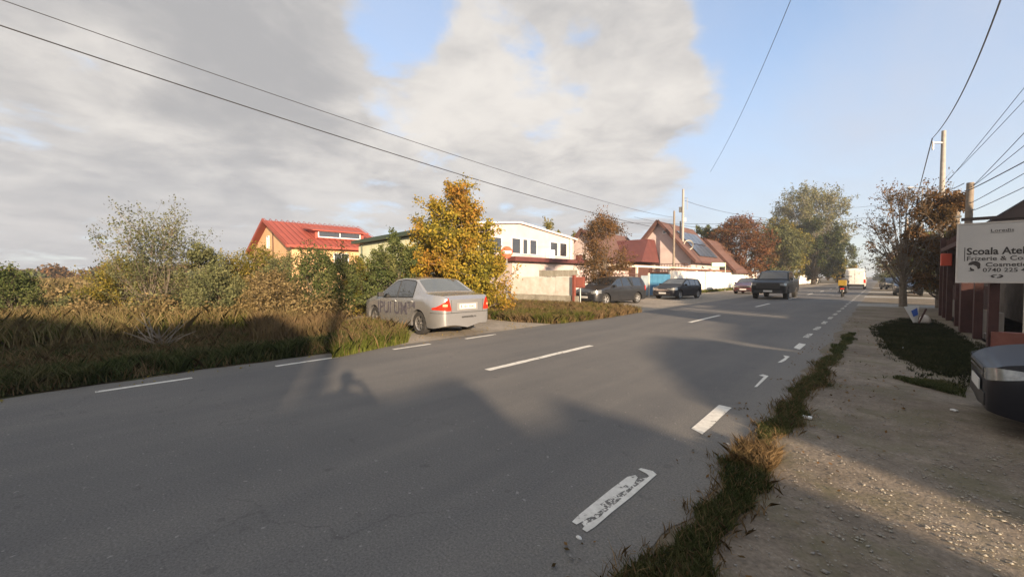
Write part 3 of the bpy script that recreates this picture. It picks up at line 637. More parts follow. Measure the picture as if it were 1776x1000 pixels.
tree('thin_autumn_tree', 'sparse autumn tree with dark bare twigs on the right pavement', 'tree', L(19.6, 20.2), 5.75, 4.1, .30, 4600, .05, 'brown', clumps=46, tr=.13, seed=71, spread=.13, spiky=.75, twigs=9)
tree('brown_tree', 'dense brown leaved tree left of the white signboard', 'tree', L(20.6, 19.4), 5.4, 2.9, .18, 17000, .06, 'brown', clumps=44, tr=.14, seed=72, spread=.15)
tree('hedge_tree', 'dark green tree behind the parked car on the right pavement', 'tree', Vector((3.2, 44, 0)), 5.0, 4, .12, 8000, .1, 'green', clumps=26, tr=.15, seed=73)
tree('hedge_tree', 'low green tree far along the right pavement', 'tree', Vector((1.9, 74, 0)), 4.4, 4, .15, 6000, .12, 'olive', clumps=22, tr=.15, seed=74)
for i, (X, Y, h, w, lm, lab) in enumerate(((2.6, 58, 4.2, 3.6, 'olive', 'olive hedge tree beyond the parked cars on the right pavement'), (2.2, 92, 6.5, 6, 'brown', 'brownish tree further along the right pavement'), (1.6, 118, 6.0, 6, 'olive', 'far olive tree at the right side of the road near the horizon'))):
    tree('hedge_tree', lab, 'tree', Vector((X, Y, 0)), h, w, .1, 9000, .1, lm, clumps=34, tr=.14, seed=80+i, spread=.17)
# pile of dead branches on the left verge
bp_ = empty('branch_pile', L(-7.5, 8.6), label='fan of dead grey branches lying on the left verge', cat='branches')
for k in range(18):
    a = R(20 + 140*k/17 + random.uniform(-8, 8)); ln = random.uniform(.45, .95); el = random.uniform(.25, .85)
    s0 = RT * random.uniform(-.18, .18) + Vector((0, 0, .03)); dv = RT*math.cos(a)*.9 + FW*random.uniform(-.5, .3) + Vector((0, 0, el)); dv.normalize()
    mb = MB().tube([s0, s0 + dv*ln*.5 + Vector((0, 0, random.uniform(-.03, .05))), s0 + dv*ln], [.016, .011, .005], 5); mb.build('stick', M['stick'], bp_)
# loose stones on the gravel
def stones(name, n, poly, s0, s1, label, clump=0.0, cs=.5, m='stone'):
    p = scatter(poly, n, clump, cs); base = np.array([(1,0,0),(-1,0,0),(0,1,0),(0,-1,0),(0,0,.6),(0,0,-.4)], float)
    fc = np.array([(0,2,4),(2,1,4),(1,3,4),(3,0,4),(2,0,5),(1,2,5),(3,1,5),(0,3,5)])
    s = (s0 * (s1/s0) ** (rng.uniform(0, 1, n) ** 2.2))[:, None, None]; an = rng.uniform(0, 2*PI, n)
    ca, sa = np.cos(an), np.sin(an); v = base[None] * rng.uniform(.6, 1.3, (n, 6, 1)) * np.array((1, .7, .6)) * s
    v = np.stack([v[..., 0]*ca[:, None] - v[..., 1]*sa[:, None], v[..., 0]*sa[:, None] + v[..., 1]*ca[:, None], v[..., 2]], -1) + p[:, None, :]
    f = (np.arange(n)*6)[:, None, None] + fc[None]
    o = link_mesh(name, fast_mesh(name, v.reshape(-1, 3), f.reshape(-1, 3), M[m])); o['kind'] = 'stuff'; o['label'] = label; o['category'] = 'stones'
nearp = [(-.55, .6), (3.5, .6), (3.2, 4.8), (.4, 6.5), (-.2, 9), (-.5, 9)]
stones('gravel_patch', 4000, [(-.3, 1.0), (3.2, 1.6), (3.2, 4.2), (.8, 5.6), (-.3, 3.6)], .004, .020, 'pale chippings lying in loose patches on the shoulder', .35, .30, 'fenceconc')
stones('gravel_stones', 9000, nearp, .003, .016, 'small pale stones scattered over the right shoulder')
stones('rubble_stones', 900, [(-.1, 1.2), (2.6, 1.8), (2.6, 3.3), (-.2, 2.6)], .008, .028, 'coarser rubble lying in patches on the near shoulder', .5, .45)
stones('road_grit', 500, [(-7.8, .3), (-1, .3), (-1, 9), (-7.8, 9)], .003, .010, 'loose grit lying on the near asphalt')
for i, (px, py, lab) in enumerate(((1004, 932, 'small white pebble below the nearest road mark'), (1262, 770, 'white scrap on the verge beside the pale dry tuft'))):
    g = G(px, py); q = MB().lathe([(.001, .012), (.010, .010), (.016, .004), (.017, .0)], 8, 'z'); o = q.build('pebble', M['plate'], smooth=60, loc=(g.x, g.y, 0)); o.scale = (1.2, .7, 1); tag(o, lab, 'pebble')
for i, (px, py, w, lab) in enumerate(((1400, 725, .07, 'flat pale stone on the shoulder right of the grass strip'), (1566, 604, .09, 'white lump of litter on the shaded grass by the terrace'), (1540, 588, .07, 'small pale litter scrap left of the shaded grass'), (1655, 712, .05, 'pale crumpled litter on the ground before the dark car'))):
    g = G(px, py); q = MB().cbox(-w*.6, w*.6, -w*.4, w*.4, 0, w*.35, w*.1); o = q.build('litter_scrap', M['plate'], loc=(g.x, g.y, .0), rz=i*.8); tag(o, lab, 'litter')
# ---------------------------------------------------------------- buildings
def window(parent, name, o, ux, w, h, nrm, panes=1, t=.06, fr='frame', pane='winpane'):
    """framed window; o lower-left corner, ux along the wall, nrm outwards"""
    o = Vector(o); ux = Vector(ux).normalized(); nrm = Vector(nrm).normalized(); up = Vector((0, 0, 1))
    mb = MB(); fw = .07
    def bar(a0, a1, b0, b1):
        q = [o+ux*a0+up*b0, o+ux*a1+up*b0, o+ux*a1+up*b1, o+ux*a0+up*b1]; mb.prism(q, nrm*t)
    bar(0, w, 0, fw); bar(0, w, h-fw, h); bar(0, fw, fw, h-fw); bar(w-fw, w, fw, h-fw)
    for k in range(1, panes): x = w*k/panes; bar(x-fw/2, x+fw/2, fw, h-fw)
    f = mb.build(name, M[fr], parent)
    mp = MB().prism([o+ux*fw+up*fw, o+ux*(w-fw)+up*fw, o+ux*(w-fw)+up*(h-fw), o+ux*fw+up*(h-fw)], nrm*.02); mp.build('pane', M[pane], f)
    return f
def gable_house(name, label, org, ax, length, width, eave, ridge, wallm, roofm, over=.5, t=.16, group=None, soff='soffit', ribs=0):
    """org = ground point below the near ridge end, ax = ridge direction"""
    root = empty(name, org, math.atan2(ax[1], ax[0]) , label=label, cat='house', group=group)     # local x along the ridge
    hw = width/2
    poly = [(0, -hw, 0), (0, hw, 0), (0, hw, eave), (0, 0, ridge), (0, -hw, eave)]
    MB().prism(poly, (length, 0, 0)).build('wall', M[wallm], root)
    sl = (ridge-eave)/hw
    for s in (-1, 1):
        e = hw + over
        q = [(-over, 0, ridge+.01), (length+over, 0, ridge+.01), (length+over, s*e, ridge+.01-sl*e), (-over, s*e, ridge+.01-sl*e)]
        if s > 0: q = q[::-1]
        a = MB(); a.slab(q, -t if False else t); ob = a.build('roof', M[roofm], root)
        if ribs:
            rm_ = MB().beam((0, 0, ridge+.01+t), (0, s*e, ridge+.01+t-sl*e), .035, .03).mesh('roof_rib', M[roofm])
            for k in range(ribs): link_mesh('roof_rib', rm_, parent=ob, loc=(-over+.1+k*(length+2*over-.2)/(ribs-1), 0, .0))
        # dark boards along the verge and the eave, just proud of the roof edge
        vb = MB(); vb.beam((-over-.03, 0, ridge+.04), (-over-.03, s*e, ridge+.04-sl*e), .05, .26); vb.beam((-over, s*(e+.02), ridge-.02-sl*e), (length+over, s*(e+.02), ridge-.02-sl*e), .05, .18)
        vb.build('bargeboard', M[soff], ob)
    return root
# red roofed peach house beyond the bushes
A = L(-21, 35); B = L(-15.8, 39.9); ax = (B-A).normalized()
hs = gable_house('peach_house', 'peach house with steep red sheet roof and a white dormer window', A, ax, 7.4, 13.4, 3.95, 6.35, 'peach', 'redroof', .45, soff='redroof', ribs=19)
window(hs, 'window', (-.01, .6, 3.9), (0, -1, 0), .75, 1.15, (-1, 0, 0))
MB().box(-.06, -.005, -1.5, -1.35, 2, 5.6).build('downpipe', M['soffit'], hs)
# shed dormer on the slope facing the road
dr = MB(); sgn = -1 if (Matrix.Rotation(math.atan2(ax.y, ax.x), 3, 'Z') @ Vector((0, -1, 0))).dot(FW) < 0 else 1
sl = (6.35-3.95)/6.7
def ry(y): return 6.35 - sl*abs(y) + .17
d0, d1 = sgn*2.6, sgn*5.0
dr.prism([(2.2, d0, ry(2.6)-.05), (2.2, d1, ry(5.0)-.1), (2.2, d1, ry(5)+.55)], (4.0, 0, 0)); do = dr.build('dormer', M['redroof'], hs)
window(do, 'dormer_window', (2.4, d1+sgn*.01, ry(5)-.0), (1, 0, 0), 3.5, .52, (0, sgn, 0), 2)
MB().slab([(1.9, sgn*2.3, ry(2.3)+.02), (6.5, sgn*2.3, ry(2.3)+.02), (6.5, sgn*5.35, ry(5)+.50), (1.9, sgn*5.35, ry(5)+.50)][::sgn], .08).build('dormer_roof', M['redroof'], do)
an = MB(); an.box(7.41, 9.4, -3.2, 4.8, 0, 4.9); an.build('annexe', M['orange'], hs)
window(hs, 'window', (3.0, sgn*6.71, 2.3), (1, 0, 0), 1.2, 1.1, (0, sgn, 0), 2)
# pale green building
pg = empty('pale_green_building', Vector((-24.8, 12.5, 0)), 0, 'pale green flat walled building with dark green roof edge behind the evergreen bush', 'building')
MB().prism([(0, 0, 0), (7.6, 0, 0), (7.6, 0, 3.72), (0, 0, 3.55)], (0, 3.6, 0)).build('wall', M['palegreen'], pg)
MB().prism([(-.3, -.35, 3.60), (7.9, -.35, 3.78), (7.9, -.35, 4.0), (-.3, -.35, 3.80)], (0, 4.2, 0)).build('roof', M['greentrim'], pg)
MB().tube([(.5, -.06, 0), (.5, -.06, 3.55)], .05, 8).build('downpipe', M['greentrim'], pg)
for k in range(1, 5): MB().box(k*1.6-.008, k*1.6+.008, -.006, 0, .2, 3.5).build('panel_joint', M['greentrim'], pg)
# white two-storey building
wb = empty('white_building', Vector((-22, 20.5, 0)), 0, 'white two-storey building with low gable and dark windows behind the carport', 'building')
MB().prism([(0, 0, 0), (0, 12.3, 0), (0, 12.3, 5.05), (0, 4.3, 5.85), (0, 0, 5.4)], (-7, 0, 0)).build('wall', M['pinkwall'], wb)
MB().prism([(.25, -.3, 5.38), (.25, 4.3, 5.87), (.25, 12.6, 5.04), (.25, 12.6, 5.18), (.25, 4.3, 6.0), (.25, -.3, 5.52)], (-7.5, 0, 0)).build('roof', M['white'], wb)
for (y0, w, n) in ((3.8, 1.15, 1), (5.15, .7, 1), (6.05, 1.0, 1), (8.9, 1.2, 1), (10.35, 1.2, 1)): window(wb, 'window', (.005, y0-.4, 3.35), (0, 1, 0), w, 1.32, (1, 0, 0), n)
window(wb, 'window', (.005, .6, 3.3), (0, 1, 0), 1.7, 1.3, (1, 0, 0), 1)
rl = MB(); rl.box(.5, .54, 3.2, 8.2, 3.02, 3.07)
for k in range(18): rl.box(.5, .54, 3.2+k*.29, 3.23+k*.29, 2.65, 3.02)
rl.build('balcony_rail', M['frame'], wb)
MB().cbox(.01, .45, 7.9, 8.7, 3.0, 3.9, .03).build('air_conditioner', M['frame'], wb)
MB().box(.08, .16, 11.6, 11.7, 0, 5.1).build('downpipe', M['frame'], wb)
# carport with a maroon edge in front of it
cp = empty('carport', Vector((-21.7, 20.0, 0)), 0, 'low white carport block with maroon roof edge in front of the white building', 'carport')
MB().box(0, 3.4, 0, 10.2, 0, 2.55).build('wall', M['pinkwall'], cp)
MB().box(-.1, 3.9, -.25, 10.7, 2.56, 2.86).build('roof', M['maroonroof'], cp)
MB().box(3.0, 3.35, 8.2, 8.7, 2.87, 3.3).build('chimney', M['maroonroof'], cp)
window(cp, 'window', (3.405, 3.6, 1.0), (0, 1, 0), 1.4, 1.0, (1, 0, 0), 2)
# gabled houses
h1 = gable_house('red_gabled_house', 'white gabled house with maroon eaves just right of the white building', Vector((-21.9, 34.3, 0)), (0, 1, 0), 9, 6.6, 2.7, 6.15, 'pinkwall', 'brownroof', .35)
window(h1, 'window', (-.01, .5, 2.9), (0, -1, 0), .9, .9, (-1, 0, 0), 2)
lk = empty('link_building', Vector((-20.6, 37.5, 0)), 0, 'low wing with a maroon hipped roof between the two gabled houses', 'building')
MB().box(-.5, 2.8, 0, 7.5, 0, 3.0).build('wall', M['soffit'], lk)
MB().prism([(-1.4, -.6, 2.95), (3.6, -.6, 2.95), (3.0, 2.2, 5.35), (-1.4, 2.2, 5.35)], (0, 7, 0)).build('roof', M['maroonroof'], lk)
window(lk, 'window', (.6, -.01, 1.5), (1, 0, 0), .9, 1.1, (0, -1, 0), 2)
h2 = gable_house('large_gabled_house', 'large white gabled house with brown tiled roof and solar panels behind the utility poles', Vector((-17.1, 41.3, 0)), (0, 1, 0), 9.4, 6.4, 3.6, 7.25, 'pinkwall', 'brownroof', .55)
window(h2, 'window', (-.01, 1.7, 3.2), (0, -1, 0), .85, .6, (-1, 0, 0), 1)
window(h2, 'window', (-.01, -.35, 5.9), (0, -1, 0), .4, .4, (-1, 0, 0), 1)
bl = MB(); bl.box(-1.0, -.06, -3.2, 3.3, 1.9, 2.02)
for k in range(24): bl.box(-1.0, -.96, -3.2+k*.28, -3.16+k*.28, 2.02, 2.75)
bl.box(-1.02, -.95, -3.2, 3.3, 2.75, 2.82); bl.build('balcony', M['soffit'], h2)
s_ = 3.65/3.2
for a in range(4):
    for b in range(2):
        x0 = 2.4+a*1.55; y0 = -(.9+b*1.25); y1 = -(2.05+b*1.25)
        MB().slab([(x0, y0, 7.25-s_*(-y0)+.2), (x0+1.45, y0, 7.25-s_*(-y0)+.2), (x0+1.45, y1, 7.25-s_*(-y1)+.2), (x0, y1, 7.25-s_*(-y1)+.2)], .05).build('solar_panel', M['solar'], h2)
h3 = gable_house('brown_roof_house', 'low brown roofed house end between the solar roof and the rust red tree', Vector((-15.9, 52.0, 0)), (0, 1, 0), 7.5, 6.0, 2.6, 6.1, 'offwhite', 'brownroof', .5)
# ---------------------------------------------------------------- fences on the left property line
fe = empty('boundary_fence', Vector((-16.6, 17.5, 0)), 0, 'low ribbed concrete fence with white sheet panels above, behind the dry island', 'fence')
for k in range(13):
    MB().box(k*.4, k*.4+.385, -.05+.006*(k % 3), 0, 0, .52+.01*(k % 2)).build('concrete_slab', M['fenceconc'], fe)
for k in range(4):
    MB().box(.45+k*1.08, .45+k*1.08+1.06, .04, .07+.008*(k % 2), .5, 1.5).build('sheet_panel', M['sheet'], fe)
MB().box(4.86, 4.98, -.1, .06, 0, 1.6).build('post', M['brownbox'], fe)
for k in range(14): MB().box(2.5+k*.18, 2.5+k*.18+.165, .12, .135+.005*(k % 2), 1.52, 1.86).build('slat', M['fenceconc'], fe)
mbx = empty('meter_box', Vector((-11.9, 18.4, 0)), R(20), 'rust red meter box on a thin post at the end of the low fence', 'meter box')
MB().tube([(0, 0, 0), (0, 0, .95)], .04, 6).build('post', M['steel'], mbx); MB().cbox(-.24, .24, -.1, .1, .92, 1.5, .015).build('cabinet', M['brownbox'], mbx)
MB().cbox(-.2, .2, -.13, -.101, .96, 1.46, .01).build('door', M['brownbox'], mbx)
gf = empty('iron_fence', Vector((-13, 20.3, 0)), 0, 'low pink wall topped with dark iron railings left of the blue gate', 'fence')
MB().box(-.1, .1, 0, 7.8, 0, 1.05).build('wall', M['pinkwall'], gf)
for k in range(40): MB().box(-.012, .012, .1+k*.195, .125+k*.195, 1.05, 1.75).build('bar', M['soffit'], gf)
MB().box(-.02, .02, 0, 7.8, 1.7, 1.74).build('rail', M['soffit'], gf); MB().box(-.12, .12, 0, 7.8, 1.052, 1.12).build('coping', M['offwhite'], gf)
gg = empty('grey_gate', Vector((-13, 28.2, 0)), 0, 'narrow grey metal gate just left of the blue gate', 'gate')
for k in range(3): MB().box(-.03, .01+.01*(k % 2), k*.42, k*.42+.41, .1, 1.6).build('panel', M['greygate'], gg)
MB().box(-.06, .06, 1.27, 1.36, 0, 1.8).build('post', M['offwhite'], gg)
bgt = empty('blue_gate', Vector((-13, 29.6, 0)), 0, 'blue sheet metal gate behind the second parked car', 'gate')
for k in range(8): MB().box(-.03, .012+.012*(k % 2), k*.51, k*.51+.50, .1, 1.72).build('panel', M['blue'], bgt)
MB().box(-.05, -.031, 0, 4.1, 1.5, 1.56).build('rail', M['blue'], bgt)
pb = empty('overhead_beam', Vector((-13.35, 22, 0)), 0, 'long pale beam on posts spanning above the gates', 'pergola')
MB().box(-.08, .08, 0, 25, 2.22, 2.36).build('beam', M['offwhite'], pb)
for k in (0, 6.2, 12.4, 25): MB().box(-.07, .07, max(.0, k-.07), k+.07, 0, 2.218).build('post', M['offwhite'], pb)
ww = empty('white_wall', Vector((-13, 33.9, 0)), 0, 'long bright white roadside wall with brown tile coping', 'wall')
y = 0.0; segs = [6.0, 6.2, 6.0, 6.3, 6.0]
for i, s in enumerate(segs):
    MB().box(-.12, .12, y, y+s-.30, 0, 2.0).build('panel', M['white'], ww); MB().box(-.17, .17, y+s-.298, y+s-.002, 0, 2.08).build('pillar', M['white'], ww)
    for k in range(int(s/.5)): MB().prism([(-.22, y+k*.5, 2.09), (.22, y+k*.5, 2.09), (.0, y+k*.5, 2.24+.01*(k % 2))], (0, .485, 0)).build('coping_tile', M['tilecap'], ww)
    y += s
fwl = empty('far_wall', Vector((-12.8, 70, 0)), 0, 'far white wall pieces seen behind the roadside tree trunks', 'wall')
for k in range(9): MB().box(-.1, .1, k*7.5, k*7.5+6.6, 0, 2.0-.1*(k % 2)).build('panel', M['white' if k % 3 else 'offwhite'], fwl)
# round sign near the golden tree
rs = empty('round_sign', Vector((-15.0, 15.9, 0)), R(-0), 'round white and orange-red sign beside the golden tree', 'sign')
MB().tube([(0, 0, 0), (0, 0, 2.9)], .03, 8).build('post', M['steel'], rs)
rs.rotation_euler.z = R(38)
rs.location = at(879, 23)
MB().lathe([(.001, -.05), (.34, -.05), (.34, -.035), (.001, -.035)], 28, 'y', (0, 0, 2.9)).build('disc', M['roundred'], rs)
MB().box(-.27, .27, -.062, -.052, 2.82, 2.98).build('white_bar', M['frame'], rs)
# street name sign
ss = empty('street_name_sign', Vector((-12.2, 44.4, 0)), R(35), 'white street name plate on a post in front of the white wall', 'sign')
MB().tube([(.6, 0, 0), (.6, 0, 2.95)], .035, 8).build('post', M['offwhite'], ss); pl = MB().box(-.72, .56, -.02, .0, 2.52, 2.95).build('plate', M['green'], ss)
MB().box(-.67, .51, -.026, -.021, 2.57, 2.90).build('plate_face', M['frame'], pl)
for k in range(2): MB().box(-.55, .40-.2*k, -.031, -.027, 2.77-.12*k, 2.81-.12*k).build('lettering', M['green'], pl)
# ---------------------------------------------------------------- terrace, signboard and shop roof on the right
te = empty('red_terrace', Vector((1.75, 13.0, 0)), 0, 'dark red timber terrace front with posts on a grey plinth behind the signboard', 'terrace')
for k, yy in enumerate((.05, 1.85, 3.45, 5.3, 7.5, 8.7, 9.9)):
    w = .09 if k != 2 else .16
    MB().box(-w, w*.6, yy-w, yy+w, 0, 2.42 if yy < 9 else 3.0).build('post', M['redwood'], te)
MB().box(.25, .45, 2.2, 10.6, 0, .62).build('plinth_wall', M['plinth'], te)
for k in range(17): MB().box(.30, .34+.01*(k % 2), 2.2+k*.495, 2.2+k*.495+.475, .63, 1.25).build('plank', M['redwood'], te)
MB().box(.12, .2, 5.5, 10.6, 1.252, 2.9).build('screen', M['redwood'], te)
for k in range(10): MB().box(.06, .119, 5.5+k*.52, 5.5+k*.52+.03, 1.252, 2.9).build('batten', M['soffit'], te)
MB().box(-.05, 4.5, -.1, .1, 0, .36).build('brick_kerb', M['brickred'], te)
MB().box(.1, 4.5, .101, 2.1, 0, .14).build('terrace_floor', M['plinth'], te)
for (x, yy) in ((.62, 1.0), (1.25, .45), (2.0, .6)): MB().tube([(x, yy, .14), (x, yy, 2.42)], .085, 12).build('column', M['offwhite'], te)
MB().box(-.15, 4.6, -.15, .0, 2.423, 2.55).build('lintel', M['redwood'], te)
MB().box(-.15, .05, .002, 8.9, 2.423, 2.55).build('lintel', M['redwood'], te)
sh = empty('shop_house', Vector((2.2, 20, 0)), 0, 'dark roofed house rising behind the signboard at the right edge', 'house')
MB().box(1.2, 6.3, -4.0, 8.0, 0, 2.60).build('wall', M['plinth'], sh)
window(sh, 'window', (1.195, -3.4, .9), (0, 1, 0), 1.6, 1.3, (-1, 0, 0), 2)
window(sh, 'window', (1.8, -4.005, .9), (1, 0, 0), 1.6, 1.3, (0, -1, 0), 2)
MB().prism([(0, 0, 3.02), (7.3, 0, 3.02), (3.65, 0, 6.05)], (0, 3.6, 0)).build('roof', M['darkroof'], sh)
MB().box(-.3, 7.5, -.06, -.003, 3.34, 3.44).build('fascia', M['darkroof'], sh)
MB().prism([(.2, 3.62, 2.99), (7.3, 3.62, 2.99), (3.65, 3.62, 4.6)], (0, 5, 0)).build('rear_roof', M['darkroof'], sh)
ob = MB().cbox(-.13, .13, -.12, .12, 0, .42, .02).build('wall_box', M['redbox'], loc=(1.62, 20.4, 1.88)); tag(ob, 'orange red box fixed high on the red terrace corner', 'box')
# signboard
SY = 13.05
sb = empty('signboard', Vector((1.185, SY-.25, 0)), 0, 'large white signboard of a hairdressing and cosmetics school on posts', 'sign')
MB().cbox(0, 2.05, -.03, .0, 1.40, 2.60, .006).build('board', M['signwhite'], sb)
fr = MB(); fr.box(-.025, 0, -.04, .01, 1.375, 2.625); fr.box(2.05, 2.075, -.04, .01, 1.375, 2.625); fr.box(0, 2.05, -.04, .01, 2.601, 2.625); fr.box(0, 2.05, -.04, .01, 1.375, 1.399); fr.build('frame', M['sheet'], sb)
for x in (1.35, 1.9): MB().box(x-.03, x+.03, .001, .06, 0, 2.6).build('post', M['steel'], sb)
def sign_text(body, x, z, size, sx, bold=.0, name='lettering', w=None):
    me = text_mesh(body, size, sx, bold, .0015); me.materials.append(M['signink']); o = link_mesh(name, me, parent=sb)
    if w:
        wid = max(v.co.x for v in me.vertices) - min(v.co.x for v in me.vertices)
        for v in me.vertices: v.co.x *= w / wid
    o.location = (x, -.0325, z); o.rotation_euler = (R(90), 0, 0); return o
MB().box(.09, .10, -.034, -.031, 1.83, 2.12).build('rule', M['signink'], sb)
sign_text('Scoala Atelier', .12, 1.965, .20, 1.25, .0045, w=.97)
sign_text('Frizerie & Coafura', .12, 1.84, .125, 1.4, .0012, w=1.02)
sign_text('Cosmetica', .385, 1.715, .118, 1.4, .0018, w=.60)
sign_text('0740 225 42', .35, 1.605, .112, 1.3, .0012, w=.62)
sign_text('Loredis', .44, 2.42, .085, 1.2, .0, w=.30); MB().box(.44, .74, -.034, -.031, 2.40, 2.406).build('rule', M['signink'], sb)
# head silhouette with a beret-like haircut, and a small ring-shaped emblem
def disc_poly(pts, name):
    me = MB(); me.prism([(p[0], -.034, p[1]) for p in pts], (0, .003, 0)); me.build(name, M['signink'], sb)
c0 = (.235, 1.745)
disc_poly([(c0[0]+.085*math.cos(t), c0[1]+.01+.075*math.sin(t)) for t in np.linspace(-.35, PI*1.02, 14)] + [(c0[0]-.045, c0[1]-.0), (c0[0]-.02, c0[1]+.015), (c0[0]+.035, c0[1]-.03), (c0[0]+.05, c0[1]-.085), (c0[0]+.085, c0[1]-.06)], 'haircut_emblem')
disc_poly([(c0[0]-.05, c0[1]-.035), (c0[0]-.035, c0[1]-.07), (c0[0]+.0, c0[1]-.09), (c0[0]+.0, c0[1]-.12), (c0[0]-.09, c0[1]-.125), (c0[0]-.05, c0[1]-.105), (c0[0]-.065, c0[1]-.075)], 'face_emblem')
rg = MB(); n = 20
for k in range(n):
    if k in (4, 13, 14): continue
    a, b = 2*PI*k/n, 2*PI*(k+1)/n
    w0 = .35 if k < 10 else .55
    rg.prism([(.545+.085*math.cos(a), -.034, 1.515+.038*math.sin(a)), (.545+.085*math.cos(b), -.034, 1.515+.038*math.sin(b)), (.545+.085*(1-w0)*math.cos(b), -.034, 1.515+.038*(1-w0)*math.sin(b)), (.545+.085*(1-w0)*math.cos(a), -.034, 1.515+.038*(1-w0)*math.sin(a))], (0, .003, 0))
rg.build('ring_emblem', M['signink'], sb)
# leaning board and sack on the shaded grass
lb = empty('leaning_board', G(1590, 562), R(20), 'small white board with a blue print leaning on a dark stick', 'board')
q = MB(); q.slab([(-.32, 0, .55), (.10, .10, .60), (.02, .0, .02), (-.10, -.06, .04)], .015); q.build('board', M['plate'], lb)
MB().slab([(-.15, -.012, .42), (.0, .02, .52), (.02, .0, .30), (-.10, -.03, .24)][::-1], .012).build('blue_print', M['bluepaint'], lb)
MB().tube([(.22, .0, .50), (-.02, -.12, .0)], .025, 6).build('stick', M['redwood'], lb)
sk = MB(); sk.lathe([(.001, .30), (.07, .28), (.13, .18), (.15, .07), (.10, 0)], 12, 'z'); so = sk.build('sack', M['sheet'], smooth=60, loc=G(1604, 562)); tag(so, 'pale sack standing right of the small leaning board', 'sack')
# ---------------------------------------------------------------- poles and wires
def pole(name, label, base, h, r0, r1, m='concrete', lean=(0, 0), n=8, group=None):
    root = empty(name, (base[0], base[1], 0), label=label, cat='utility pole', group=group)
    MB().tube([(0, 0, -.1), (lean[0]*.5, lean[1]*.5, h*.5), (lean[0], lean[1], h)], [r0, (r0+r1)/2, r1], n).build('shaft', M[m], root, 50)
    return root
pA = at(1183, 42); pAx = pole('utility_pole', 'taller grey concrete pole with cable coil in front of the large gabled house', pA, 10.55, .17, .11)
MB().box(-.38, -.12, -.1, .1, 8.2, 8.75).build('junction_box', M['steel'], pAx); MB().tube([(.14, 0, 9.6), (.42, 0, 9.6), (.42, 0, 8.4)], .03, 6).build('bracket', M['steel'], pAx)
MB().tube([(-.28, .1, 0), (-.28, .1, 7.3)], .08, 6).build('conduit', M['steel'], pAx); MB().box(.08, .3, -.06, .06, 7.2, 7.6).build('insulator_block', M['frame'], pAx)
cl_ = MB(); cc = Vector((.66, -.22, 4.75))
for k in range(3): cl_.tube([cc + RT*((.44+.03*k)*math.cos(t)) + Vector((0, 0, (.44+.03*k)*math.sin(t))) - FW*(.03*k) for t in np.linspace(0, 2*PI, 25)], .022, 5)
co = cl_.build('spare_cable', M['copper'], pAx); 
pB = at(1168, 40); pBx = pole('utility_pole', 'shorter weathered wooden pole left of the grey concrete pole', pB, 8.0, .14, .09, 'woodpole')
pC = L(25.3, 23.9); pCx = pole('utility_pole', 'tall pale concrete pole with a short arm above the brown tree', pC, 10.05, .17, .10)
arm = -RT*.62; MB().beam((0, 0, 9.35), tuple(arm + Vector((0, 0, 9.35))), .08, .08).build('arm', M['steel'], pCx); MB().tube([tuple(arm*1.0+Vector((0, 0, 9.42))), tuple(arm*1.0+Vector((0, 0, 8.95)))], .05, 6).build('insulator', M['steel'], pCx)
pD = L(19.2, 17.1); pDx = pole('utility_pole', 'thick brown wooden pole nearest the signboard', pD, 5.45, .13, .115, 'woodpole', (.06, .03)); MB().box(-.15, .15, -.15, .15, 3.2, 3.34).build('clamp_band', M['steel'], pDx)
pE = L(21.9, 20); pEx = pole('utility_pole', 'wooden pole between the tall concrete pole and the thick brown one', pE, 5.75, .15, .13, 'woodpole'); MB().box(-.17, .17, -.17, .17, 4.4, 4.5).build('clamp_band', M['steel'], pEx)
lampb = P(1600, 326, 45); lp = empty('street_lamp', (lampb.x, lampb.y, 0), YAW, 'street lamp head on a thin arm above the sparse autumn tree', 'street lamp')
MB().tube([(0, 0, 0), (0, 0, lampb.z)], [.1, .06], 8).build('post', M['concrete'], lp); MB().tube([(0, 0, lampb.z), (-1.0, 0, lampb.z+.05)], .035, 6).build('arm', M['steel'], lp); MB().cbox(-1.7, -.95, -.12, .12, lampb.z-.02, lampb.z+.1, .03).build('lamp_head', M['steel'], lp)
# far poles along the right pavement and the left side
for k, (X, Y, h) in enumerate(((1.9, 62, 8), (1.8, 95, 8), (1.7, 130, 8))):
    pole('utility_pole', ('nearest of the small distant poles along the right pavement', 'middle one of the small distant poles along the right pavement', 'farthest of the small distant poles along the right pavement')[k], Vector((X, Y, 0)), h, .14, .1, group='distant poles along the right pavement')
def wire(label, pts, r=.014, n=26, cat='cable', group='overhead cables'):
    """pts: 3 space points; the cable is the parabola through them"""
    a, b, c = [Vector(p) for p in pts]; tb = (b-a).length / ((b-a).length + (c-b).length); out = []
    for i in range(n+1):
        t = i/n; la = (t-tb)*(t-1)/(tb*1.0); lb_ = t*(t-1)/(tb*(tb-1)); lc = t*(t-tb)/(1-tb); out.append(a*la + b*lb_ + c*lc)
    o = MB().tube(out, r, 4).build('overhead_cable', M['wire']); tag(o, label, cat, group); return o
Lp = P(-420, -150, 8.5); pL = pole('utility_pole', 'concrete pole beside the road left of the picture carrying the two long cables', Lp, Lp.z + .5, .17, .11)
wire('upper of the two long cables crossing the cloudy sky from the left', [Lp, P(560, 193, 14.5), P(1172, 377, 41)], .011)
wire('lower and thicker of the two long cables crossing the cloudy sky', [Lp - Vector((0, 0, .62)), P(560, 228, 14.6), P(1166, 398, 40)], .017)
wire('thin cable from the taller pole down to the rust red tree', [P(1188, 348, 42), P(1250, 366, 50), P(1330, 378, 62)], .02)
wire('straight cable from the shorter pole towards the roadside trees', [P(1060, 386, 46), P(1185, 388, 42), P(1312, 381, 70)], .018)
wire('lower straight cable passing behind the coil towards the trees', [P(1100, 376, 60), P(1190, 392, 42), P(1330, 391, 66)], .018)
